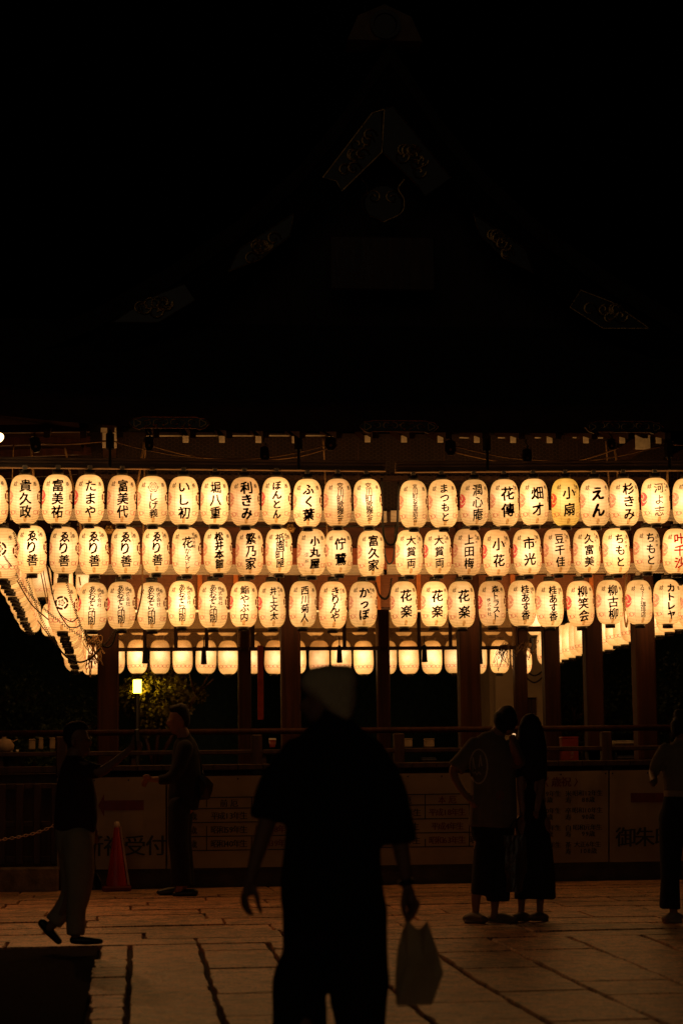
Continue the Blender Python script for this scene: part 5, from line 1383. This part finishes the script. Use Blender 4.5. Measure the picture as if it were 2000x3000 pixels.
# his paper bag
c0 = F.p(1175, 2235)
pb = empty('paper_bag', c0, 'crumpled pale paper bag hanging from the right hand of the hat wearer', 'bag')
def bp(x, y, dy): return F.p(x, y, dy)-Vector(c0)
m = MB(); D_ = .06
front = [(1055, 2238), (1275, 2232), (1348, 2030), (1300, 1860), (1242, 1700), (1200, 1752), (1165, 1745), (1118, 1690), (1085, 1760), (1052, 1890), (1050, 2060)]
fr = [bp(x, y, -D_+.02*math.sin(i*2.1)) for i, (x, y) in enumerate(front)]; bk = [bp(x-(12 if y > 1900 else 0), y-6, D_*(.3 if y < 1800 else 1.0)) for x, y in front]
mid = bp(1200, 1960, -D_*1.25); mid2 = bp(1195, 1960, D_*1.2); N = len(fr); q1 = bp(1215, 1930, -D_*1.5); q2 = bp(1290, 2060, -D_*1.1); q3 = bp(1120, 1950, -D_*1.3)
vs = fr+bk+[q1, q2, q3, mid2]; iq1, iq2, iq3, im = 2*N, 2*N+1, 2*N+2, 2*N+3
fs = [(0, 1, iq2), (1, 2, iq2), (2, 3, iq2), (3, iq1, iq2), (3, 4, iq1), (4, 5, iq1), (5, 6, iq1), (6, iq3, iq1), (6, 7, iq3), (7, 8, iq3), (8, 9, iq3), (9, 10, iq3), (10, 0, iq3), (0, iq2, iq1, iq3)]
fs += [(N+i, N+(i+1) % N, im) for i in range(N)]+[(i, (i+1) % N, N+(i+1) % N, N+i) for i in range(N)]
m.add(vs, fs).obj('bag_body', mat('pale kraft paper', (.74, .52, .27), .8, var=.15, scale=8, bump=.4, bscale=14), pb)

# ---- man standing in profile with a shoulder bag
Yb_ = ground(530, 2626).y
F = Fig(400, 2040, .2637, Yb_)
man = empty('person', (F.p(510, 2225).x, Yb_, gz(Yb_)), 'person in black with glasses and a shoulder bag, facing left and reaching out a hand', 'person')
b = MB()
F.chain(b, [(475, 215, 112, 0, .85), (455, 300, 95, 0, .85), (420, 375, 58, 0, .8)]); F.chain(b, [(365, 275, 22), (345, 300, 18), (362, 322, 22)])
F.chain(b, [(385, 350, 26), (400, 385, 30)]); F.chain(b, [(500, 290, 26, -.07), (505, 320, 22, -.07)])
F.chain(b, [(500, 370, 68), (530, 470, 80), (545, 620, 130, 0, 1.2), (530, 1200, 130, 0, 1.1)])
F.chain(b, [(520, 580, 62, -.14), (440, 820, 50, -.17), (330, 925, 42, -.18), (200, 925, 34, -.18)])
hand(F, b, (130, 922, 36, -.18), (195, 924, 30, -.18), [[(105, 915, 1.1, -.20), (70, 940, 1.0, -.2), (58, 985, .8, -.2)], [(108, 925, 1.1, -.18), (78, 960, 1.0, -.18), (72, 1005, .8, -.18)],
     [(112, 935, 1.1, -.165), (90, 970, 1.0, -.165), (88, 1008, .8, -.165)], [(120, 942, 1.0, -.15), (104, 975, .9, -.15), (104, 1003, .8, -.15)]], [(140, 895, 1.2, -.2), (105, 885, 1.1, -.21), (78, 892, .9, -.21)], 15)
for s, dx in ((-1, -14), (1, 18)): F.chain(b, [(490+dx, 1250, 100, s*.09), (480+dx, 1650, 80, s*.09), (500+dx, 2100, 48, s*.1), (470+dx, 2170, 40, s*.1)])
fuse(b, 'body', M_skin, man, .0115, 3)
b = MB(); F.chain(b, [(430, 160, 62, 0, 1.3), (490, 180, 108, 0, .92), (540, 260, 66, 0, 1.3), (560, 320, 30, 0, 2)]); F.chain(b, [(400, 140, 40, 0, 2), (480, 130, 52, 0, 2)])
fuse(b, 'hair', M_hair, man, .013, 3, .004)
b = MB()
F.chain(b, [(540, 440, 70, 0, .9), (540, 520, 125, 0, 1.1), (545, 640, 152, 0, 1.1), (545, 850, 172, 0, .95), (530, 1080, 178, 0, .9), (520, 1262, 168, 0, .85)], ends='rf')
F.chain(b, [(535, 580, 95, -.14), (450, 820, 78, -.17), (350, 920, 62, -.18), (240, 930, 54, -.18)], ends='rf'); F.chain(b, [(560, 580, 95, .14), (590, 850, 80, .17), (560, 1100, 66, .15)])
fuse(b, 'jacket', M_cloth_black, man, .0145, 5, .005)
b = MB()
for s, dx in ((-1, -14), (1, 18)): F.chain(b, [(488+dx, 1230, 128, s*.07), (474+dx, 1560, 118, s*.09), (500+dx, 1800, 112, s*.1), (512+dx, 2110, 116, s*.1)], ends='rf')
fuse(b, 'trousers', M_cloth_black, man, .0145, 5, .006)
for (xa_, xb_, yy, s) in ((250, 440, 2168, .11), (425, 640, 2190, -.10)):
    b = MB(); F.chain(b, [(xa_, yy+14, 30, s, 1.6), ((xa_+xb_)/2, yy+2, 44, s, 1.3), (xb_, yy-6, 46, s, 1.2)]); F.chain(b, [(xa_+10, yy+32, 14, s, 3), (xb_+10, yy+32, 14, s, 3)])
    fuse(b, 'shoe', mat('black leather shoe', (.014, .012, .011), .35), man, .008, 3)
gm = MB(); c = F.p(352, 262, -.05)
gm.tube([c+Vector((.012*math.cos(a), .03*math.sin(a)*.6, .019*math.sin(a))) for a in [2*PI*i/12 for i in range(13)]], .0028, 5, False).tube([c+Vector((.01, 0, .008)), F.p(500, 270, -.075)], .003, 5)
gm.obj('glasses', M_rail_hi, man).matrix_parent_inverse = Matrix.Translation(-man.location)
sbg = empty('shoulder_bag', F.p(765, 1150, .05), 'black shoulder bag on its strap at the hip of the standing person in profile', 'bag')
O = Vector(sbg.location); m = MB()
poly = [(690, 885), (738, 872), (795, 915), (848, 978), (838, 1050), (802, 1148), (700, 1155)]
q = [F.p(x, y, 0)-O for x, y in poly]; N = len(q)
m.add([v+Vector((0, -.09, 0)) for v in q]+[v*1.0+Vector((0, .03, 0)) for v in q]+[sum(q, Vector())/N+Vector((0, -.13, 0))], [(i, (i+1) % N, 2*N) for i in range(N)]+[(i, (i+1) % N, N+(i+1) % N, N+i) for i in range(N)]+[tuple(range(N, 2*N))])
m.obj('bag_body', mat('black leather bag', (.02, .014, .011), .35, var=.3, bump=.3), sbg)
MB().tube([F.p(x, y, -.05)-O for x, y in ((742, 885), (775, 910), (820, 945), (846, 976))], .005, 5).obj('zip', M_rail_hi, sbg)
MB().tube(smooth_curve([F.p(*q_)-O for q_ in ((575, 430, .02), (640, 500, -.04), (692, 640, -.03), (718, 790, 0), (738, 880, 0))], 5), .010, 6).obj('strap', M_black, sbg, True)

# ---- walking person holding up a phone
Yl = 14.7
F = Fig(80, 2080, .3061, Yl)
wk = empty('person', (F.p(480, 2235).x, Yl, gz(Yl)), 'walking person in dark top and pale trousers, holding up a phone at the left', 'person')
b = MB()
F.chain(b, [(470, 235, 108, 0, .85), (500, 320, 95, 0, .85), (535, 400, 55, 0, .85)]); F.chain(b, [(588, 285, 20), (610, 310, 17), (592, 335, 20)]); F.chain(b, [(575, 375, 25), (565, 410, 28)])
F.chain(b, [(440, 300, 26, -.075), (442, 335, 22, -.075)])
F.chain(b, [(470, 380, 75), (450, 470, 85), (455, 700, 130, 0, 1.2), (450, 1150, 140, 0, 1.0)])
F.chain(b, [(520, 545, 70, -.12), (690, 590, 52, -.2), (800, 530, 44, -.22), (950, 405, 33, -.2)])
hand(F, b, (1010, 345, 36, -.2), (955, 398, 31, -.2), [[(1020, 330, 1.1, -.23), (1075, 300, 1.0, -.225), (1088, 320, .9, -.2)], [(1025, 345, 1.1, -.23), (1082, 330, 1.0, -.225), (1094, 350, .9, -.2)],
     [(1025, 362, 1.1, -.22), (1080, 358, 1.0, -.22), (1090, 376, .9, -.2)], [(1020, 378, 1.0, -.21), (1066, 384, .9, -.21), (1078, 396, .8, -.195)]], [(1000, 330, 1.2, -.22), (1012, 275, 1.1, -.215), (1020, 240, .9, -.21)], 14)
F.chain(b, [(430, 560, 62, .14), (500, 850, 50, .2), (600, 1060, 42, .2), (648, 1180, 34, .2)])
hand(F, b, (655, 1225, 32, .2), (648, 1185, 28, .2), [[(660, 1240, 1.1, .18), (672, 1280, 1.0, .18)], [(655, 1240, 1.1, .2), (662, 1285, 1.0, .2)], [(648, 1240, 1.0, .215), (652, 1280, .9, .215)], [(642, 1236, .9, .23), (645, 1270, .8, .23)]], [(675, 1215, 1.1, .17), (686, 1250, 1.0, .165)], 14)
F.chain(b, [(470, 1200, 120, -.05), (490, 1650, 88, -.08), (470, 1950, 70, -.08), (460, 2160, 48, -.08)]); F.chain(b, [(430, 1200, 120, .07), (430, 1720, 85, .1), (290, 1990, 60, .1), (210, 2090, 42, .1)])
fuse(b, 'body', M_skin, wk, .0115, 3)
b = MB(); F.chain(b, [(400, 260, 62, 0, 1.4), (430, 195, 82, 0, 1.1), (510, 165, 62, 0, 1.3), (560, 170, 32, 0, 1.8)]); F.chain(b, [(400, 230, 55, 0, 1.5), (420, 330, 48, .0, 1.6)])
fuse(b, 'hair', M_hair, wk, .013, 3, .004)
b = MB()
F.chain(b, [(450, 450, 85, 0, 1), (450, 540, 135, 0, 1.1), (460, 680, 172, 0, 1.05), (468, 850, 200, 0, .9), (465, 1020, 212, 0, .85), (452, 1165, 205, 0, .82)], ends='rf')
F.chain(b, [(510, 560, 92, -.10), (620, 585, 80, -.16), (725, 582, 62, -.2)], ends='rf'); F.chain(b, [(430, 580, 88, .12), (490, 820, 76, .18), (560, 980, 62, .2)])
fuse(b, 'shirt', mat('dark maroon shirt', (.045, .014, .012), .9, var=.3, scale=14), wk, .0145, 5, .006)
b = MB()
F.chain(b, [(460, 1120, 195, 0, .75), (455, 1300, 185, 0, .75)])
F.chain(b, [(480, 1250, 150, -.06), (495, 1520, 145, -.08), (500, 1720, 118, -.08), (470, 1930, 92, -.08), (462, 2160, 90, -.08)], ends='rf')
F.chain(b, [(430, 1250, 150, .07), (440, 1550, 125, .1), (430, 1760, 112, .12), (330, 1930, 92, .12), (240, 2040, 92, .12)], ends='rf')
fuse(b, 'trousers', mat('beige trousers', (.42, .32, .2), .85, var=.12, scale=10), wk, .0145, 4, .006)
b = MB(); F.chain(b, [(440, 2205, 38, -.08, 1.2), (560, 2212, 40, -.08, 1.2), (700, 2218, 26, -.08, 1.6)]); fuse(b, 'shoe', M_black, wk, .009, 3)
b = MB(); F.chain(b, [(145, 2045, 44, .12, 1.2), (220, 2130, 46, .12, 1.1), (300, 2215, 34, .12, 1.5)]); fuse(b, 'shoe', M_black, wk, .009, 3)
gm = MB(); c = F.p(598, 275, -.05); gm.tube([c+Vector((.012*math.cos(a), .02*math.sin(a), .019*math.sin(a))) for a in [2*PI*i/12 for i in range(13)]], .0028, 5, False).tube([c, F.p(450, 285, -.08)], .003, 5)
gm.obj('glasses', M_rail_hi, wk).matrix_parent_inverse = Matrix.Translation(-wk.location)
ph = empty('phone', F.p(1048, 290, -.215), 'phone held upright by the walking person at the left', 'phone')
ph.rotation_euler = (0, math.radians(-4), math.radians(70))
MB().cbox((0, 0, 0), (.075, .011, .15), .004).obj('case', M_black, ph); MB().box((0, -.0062, 0), (.066, .001, .135)).obj('screen', M_black, ph)
tb_ = empty('hand_bag', F.p(668, 1715, .2), 'small dark bag dangling from the lowered hand of the walking person', 'bag')
O = Vector(tb_.location); b = MB(); q = [F.p(x, y, .2)-O for x, y in ((640, 1560), (668, 1570), (705, 1640), (708, 1712), (650, 1715), (635, 1640))]; N = len(q)
b.add([v+Vector((0, -.05, 0)) for v in q]+[v+Vector((0, .05, 0)) for v in q], [tuple(range(N)), tuple(range(2*N-1, N-1, -1))]+[(i, (i+1) % N, N+(i+1) % N, N+i) for i in range(N)]).obj('pouch', M_cloth_black, tb_)
MB().tube(smooth_curve([F.p(655, 1275, .2)-O, F.p(640, 1420, .2)-O, F.p(655, 1570, .2)-O], 5), .006, 5).obj('handle', M_black, tb_)

# ---- the couple
Yc = ground(1450, 2706).y
F = Fig(1280, 2040, .2976, Yc)
cm = empty('person', (F.p(540, 2240).x, Yc, gz(Yc)), 'person in a pale printed t-shirt and wide black shorts, hand on hip, back turned', 'person')
b = MB()
F.chain(b, [(675, 205, 108, 0, 1.0), (685, 270, 98, -.02, 1.0), (700, 330, 60, -.03, 1)]); F.chain(b, [(570, 240, 20, 0), (572, 270, 18, 0)])
F.chain(b, [(630, 320, 66), (580, 400, 80), (560, 600, 170, 0, .6), (560, 1200, 170, 0, .65)])
F.chain(b, [(340, 480, 62), (240, 620, 54), (160, 740, 46, .05), (215, 880, 38, .0), (290, 985, 32, -.06)])
hand(F, b, (325, 1025, 32, -.09), (295, 990, 28, -.07), [[(335, 1030, 1, -.11), (372, 1060, .9, -.11), (400, 1075, .8, -.1)], [(330, 1040, 1, -.10), (365, 1075, .9, -.10), (392, 1092, .8, -.09)], [(325, 1048, 1, -.09), (355, 1086, .9, -.09), (380, 1104, .8, -.08)], [(318, 1052, .9, -.08), (342, 1090, .8, -.075)]], [(325, 1005, 1.1, -.09), (345, 985, 1.0, -.07)], 13)
F.chain(b, [(760, 480, 62), (800, 640, 52, -.1), (770, 560, 44, -.25), (740, 470, 34, -.3)])
hand(F, b, (735, 430, 30, -.31), (740, 465, 27, -.3), [[(730, 415, 1, -.32), (735, 380, .9, -.33)], [(740, 415, 1, -.31), (750, 378, .9, -.32)], [(748, 418, 1, -.3), (762, 384, .9, -.31)], [(755, 425, .9, -.29), (770, 395, .8, -.3)]], [(722, 430, 1.1, -.32), (715, 400, 1, -.33)], 13)
for xs_, xe in ((470, 380), (600, 565)): F.chain(b, [(xs_, 1300, 110, 0), ((xs_+xe)/2, 1800, 70), (xe+5, 1960, 52), (xe, 2110, 36), (xe-5, 2170, 40)])
fuse(b, 'body', M_skin, cm, .0115, 3)
b = MB(); F.chain(b, [(600, 200, 50, 0, 2), (680, 190, 116, 0, 1.05), (735, 250, 62, 0, 1.6)]); F.chain(b, [(610, 230, 62, -.03, 1.3), (630, 295, 58, -.03, 1.3), (655, 335, 40, -.025, 1.4)]); F.chain(b, [(690, 200, 100, -.03, 1.1), (700, 270, 84, -.03, 1.1)]); fuse(b, 'hair', M_hair, cm, .013, 3, .005)
b = MB()
F.chain(b, [(590, 375, 85, 0, .8), (560, 450, 190, 0, .6), (550, 560, 236, 0, .6), (550, 800, 232, 0, .62), (550, 1050, 240, 0, .62), (545, 1295, 250, 0, .62)], ends='rf')
F.chain(b, [(370, 480, 82), (275, 610, 94), (180, 715, 92)], .9, ends='rf'); F.chain(b, [(740, 480, 80), (790, 640, 84, -.08)], .9)
sh = fuse(b, 'shirt', mat('pale grey cotton', (.17, .13, .09), .9, var=.12, scale=10), cm, .010, 5, .006)
b = MB(); F.chain(b, [(550, 1180, 225, 0, .65), (545, 1350, 225, 0, .65)]); F.chain(b, [(490, 1330, 128), (485, 1650, 140), (465, 1960, 140)], 1, ends='rf'); F.chain(b, [(620, 1330, 128), (600, 1650, 130), (600, 2020, 118)], 1, ends='rf')
fuse(b, 'shorts', M_cloth_black, cm, .0145, 5, .006)
for xa_, yy in ((375, 2190), (640, 2200)):
    b = MB(); xb_ = xa_+(-85 if xa_ < 500 else -120); F.chain(b, [(xb_, yy, 40, .05, 1.3), (xa_, yy-15, 52, 0, 1.1), (xa_+(85 if xa_ < 500 else 120), yy+8, 34, -.08, 1.6)]); F.chain(b, [(xb_-5, yy+34, 15, .03, 3.2), (xa_+90, yy+36, 15, -.06, 3.2)])
    fuse(b, 'sneaker', mat('grey sneaker', (.16, .12, .085), .6), cm, .008, 3)
wm = empty('person', (F.p(960, 2210).x, Yc+.05, gz(Yc)), 'person with long black hair in an ankle-length black dress, back turned', 'person')
G = Fig(1280, 2040, .2976, Yc+.05)
b = MB(); G.chain(b, [(905, 300, 95, 0, 1), (890, 380, 70, -.03, 1)]); G.chain(b, [(925, 380, 55), (930, 470, 70), (940, 700, 130, 0, .7), (945, 1200, 120, 0, .8)])
G.chain(b, [(840, 620, 46, -.03), (820, 900, 40, -.08), (840, 1120, 32, -.12)]); G.chain(b, [(1020, 640, 46, 0), (1020, 900, 40, -.1), (985, 1100, 32, -.18)])
for (px_, py_, dd) in ((840, 1150, -.13), (980, 1130, -.19)):
    hand(G, b, (px_, py_+8, 28, dd), (px_, py_-25, 26, dd), [[(px_-14, py_+30, 1, dd-.02), (px_-16, py_+70, .9, dd-.02)], [(px_-4, py_+32, 1, dd-.01), (px_-5, py_+78, .9, dd-.01)], [(px_+6, py_+32, 1, dd), (px_+6, py_+74, .9, dd)], [(px_+15, py_+28, .9, dd+.01), (px_+16, py_+62, .8, dd+.01)]], [(px_-24, py_+5, 1.1, dd-.03), (px_-32, py_+38, 1, dd-.04)], 12)
for xe in (828, 1012): G.chain(b, [(xe+20, 1250, 90), (xe+8, 1750, 60), (xe, 2080, 34), (xe-8, 2170, 38)])
fuse(b, 'body', M_skin, wm, .0115, 3)
b = MB(); G.chain(b, [(918, 270, 106, -.02, 1.1), (932, 370, 128, -.04, .95), (945, 520, 140, -.07, .6), (955, 680, 132, -.085, .5), (962, 790, 112, -.085, .42)]); G.chain(b, [(850, 300, 46, -.04, 1.6), (838, 420, 52, -.06, 1.4), (842, 560, 46, -.08, 1.2), (850, 720, 34, -.08, 1.2)])
fuse(b, 'hair', M_hair, wm, .013, 3, .006)
b = MB(); G.chain(b, [(935, 520, 110, 0, .7), (935, 700, 128, 0, .75), (935, 950, 118, 0, .8), (945, 1200, 150, 0, .75), (955, 1500, 188, 0, .7), (965, 1800, 205, 0, .68), (965, 2000, 214, 0, .66)], ends='rf')
G.chain(b, [(850, 600, 62), (826, 780, 60, -.05)]); G.chain(b, [(1020, 620, 58), (1030, 800, 56, -.05)])
fuse(b, 'dress', M_cloth_black, wm, .0145, 5, .006)
for xa_ in (835, 1005):
    b = MB(); G.chain(b, [(xa_+58, 2178, 34, .05, 1.3), (xa_, 2165, 46, 0, 1.1), (xa_-70, 2180, 30, -.08, 1.6)]); G.chain(b, [(xa_+70, 2204, 14, .03, 3), (xa_-75, 2206, 14, -.06, 3)])
    fuse(b, 'sneaker', mat('grey sneaker', (.16, .12, .085), .6), wm, .008, 3)
dk = empty('carrier_bag', F.p(755, 1930, -.14), 'dim brown carrier bag hanging between the couple', 'bag')
O = Vector(dk.location); m = MB(); nx, nz_ = 8, 8; vs = []
for s in (-1, 1):
    for j in range(nz_+1):
        for i in range(nx+1):
            u, v = i/nx, j/nz_; x = 645+220*u+(20*math.sin(v*3)) - (u-.5)*60*(1-v if v < .3 else 0); y = 1930-560*v
            vs.append(F.p(x, y, -.14+s*.05*(1-v)*math.sin(PI*u)+.008*noise.noise((u*5, v*5, s)))-O)
K = (nx+1)*(nz_+1)
m.add(vs, [(s*K+j*(nx+1)+i, s*K+j*(nx+1)+i+1, s*K+(j+1)*(nx+1)+i+1, s*K+(j+1)*(nx+1)+i) for s in (0, 1) for j in range(nz_) for i in range(nx)])
m.obj('bag_body', mat('brown plastic bag', (.07, .045, .03), .25, var=.3, bump=.5, bscale=12), dk)
for dx in (-45, 45): MB().tube(smooth_curve([F.p(755+dx*1.4, 1380, -.14)-O, F.p(760+dx*.4, 1250, -.15)-O, F.p(835, 1175, -.13)-O], 5), .005, 5).obj('handle', M_black, dk)

# ---- person cut by the right edge
Yr = ground(1950, 2704).y
F = Fig(1840, 2040, .2976, Yr)
rp = empty('person', (F.p(560, 2235).x, Yr, gz(Yr)), 'person in a grey top and black trousers cut off by the right picture edge', 'person')
b = MB()
F.chain(b, [(535, 250, 105, 0, 1), (545, 330, 92, -.02, 1)]); F.chain(b, [(540, 380, 62), (540, 470, 80), (540, 700, 160, 0, .6), (540, 1000, 160, 0, .65)])
F.chain(b, [(350, 520, 55), (280, 640, 46), (240, 740, 42, .02), (250, 820, 38, -.10), (255, 850, 34, -.2)])
hand(F, b, (245, 845, 36, -.26), (252, 845, 32, -.2), [[(240, 850, 1, -.29), (222, 870, .9, -.31)], [(244, 855, 1, -.29), (232, 885, .9, -.31)], [(250, 858, 1, -.29), (246, 892, .9, -.31)], [(258, 858, .9, -.28), (262, 888, .8, -.3)]], [(228, 835, 1.1, -.28), (208, 850, 1, -.3)], 13)
F.chain(b, [(730, 520, 55), (800, 760, 46), (780, 950, 36)])
for xe, s in ((455, .0), (640, .06)): F.chain(b, [(470+(xe-455)*.8, 1100, 120, s), (xe-20, 1600, 85, s), (xe-10, 2110, 40, s), (xe-20, 2170, 42, s)])
fuse(b, 'body', M_skin, rp, .0115, 3)
b = MB(); F.chain(b, [(500, 190, 66, 0, 1.6), (545, 230, 118, -.02, 1.05), (560, 310, 100, -.03, 1)]); F.chain(b, [(455, 270, 40, -.02, 2), (470, 350, 48, -.03, 1.6)]); fuse(b, 'hair', M_hair, rp, .013, 3, .005)
b = MB(); F.chain(b, [(540, 440, 90, 0, .8), (540, 510, 190, 0, .6), (540, 620, 216, 0, .6), (545, 800, 218, 0, .62), (545, 940, 205, 0, .62)], ends='rf')
F.chain(b, [(365, 520, 68), (290, 640, 66), (248, 765, 54, .02)], .95, ends='rf'); F.chain(b, [(720, 520, 68), (790, 680, 64)], .95)
fuse(b, 'shirt', mat('grey brown knit', (.22, .17, .115), .9, var=.12, scale=12), rp, .010, 5, .006)
b = MB(); F.chain(b, [(545, 945, 205, 0, .62), (545, 985, 208, 0, .62)]); fuse(b, 'waist_band', mat('pale hem', (.42, .30, .2), .9), rp, .013, 3, .004)
b = MB(); F.chain(b, [(545, 1020, 215, 0, .62), (545, 1200, 245, 0, .6)]); F.chain(b, [(440, 1200, 150, 0), (418, 1500, 118, 0), (410, 1800, 96, 0), (408, 2095, 106, 0)], ends='rf'); F.chain(b, [(660, 1200, 150, .06), (655, 1500, 118, .06), (640, 1800, 98, .06), (640, 2095, 106, .06)], ends='rf')
fuse(b, 'trousers', M_cloth_black, rp, .0145, 5, .006)
for xa_, s in ((440, 0), (660, .06)):
    b = MB(); F.chain(b, [(xa_-85, 2190, 28, s-.03, 1.6), (xa_, 2165, 46, s, 1.1), (xa_+60, 2175, 40, s+.03, 1.2)]); F.chain(b, [(xa_-95, 2220, 16, s, 3.2), (xa_+75, 2220, 16, s, 3.2)])
    fuse(b, 'sneaker', mat('pale sneaker', (.38, .28, .2), .6), rp, .008, 3)
# small lit lantern glimpsed between the two heads
gl2 = empty('stage_lamp', at(1505, 2153, 24.0), 'tiny bright lamp glimpsed between the two heads of the couple', 'lamp')
MB().lathe([(.0, -.02), (.016, -.012), (.02, 0), (.016, .012), (0, .02)], 10, caps=False).obj('lamp_bulb', emit('stage lamp bulb', (1, .55, .25), 1.3), gl2, True)
MB().lathe([(.024, .014), (.02, .03), (.0, .04)], 10).obj('lamp_cap', M_black, gl2)
MB().lathe([(.008, FL+.05-gl2.location.z), (.008, -.02)], 6).obj('lamp_stem', M_black, gl2)

fuse_all()
F = Fig(1280, 2040, .2976, Yc)
# the print on the back of the shirt follows the cloth
bvh = BVHTree.FromPolygons([v.co for v in sh.data.vertices], [tuple(p.vertices) for p in sh.data.polygons])
def onto(pts):
    out = []
    for x, y in pts:
        a = F.p(x, y, -1.0); d = (F.p(x, y, 0)-a).normalized(); h_ = bvh.ray_cast(a, d)[0]
        out.append((h_ if h_ else F.p(x, y, -.2))-d*.005)
    return out
def ribbon_px(L, w):
    vs, fs = strokes(L, w); return MB().add(onto(vs), fs)
pr = ribbon_px([ell(408, 692, 86, 168, 40)], 15); L = [[(352, 600), (350, 760)], [(352, 600), (372, 720)], [(425, 580), (412, 700)], [(425, 580), (440, 690)], [(355, 770), (372, 745), (390, 775), (410, 745), (430, 772)]]
v2, f2 = strokes(L, 9); pr.add(onto(v2), f2)
o = pr.obj('shirt_print', mat('pale print', (.55, .43, .3), .8), cm); o.matrix_parent_inverse = Matrix.Translation(-cm.location)
badge = ribbon_px([ell(617, 980, 34, 40, 20)], 9).add(onto([(600, 1000), (617, 955), (634, 1000)]), [(0, 1, 2)])
o = badge.obj('shirt_badge', mat('dim red print', (.25, .06, .04), .8), cm); o.matrix_parent_inverse = Matrix.Translation(-cm.location)
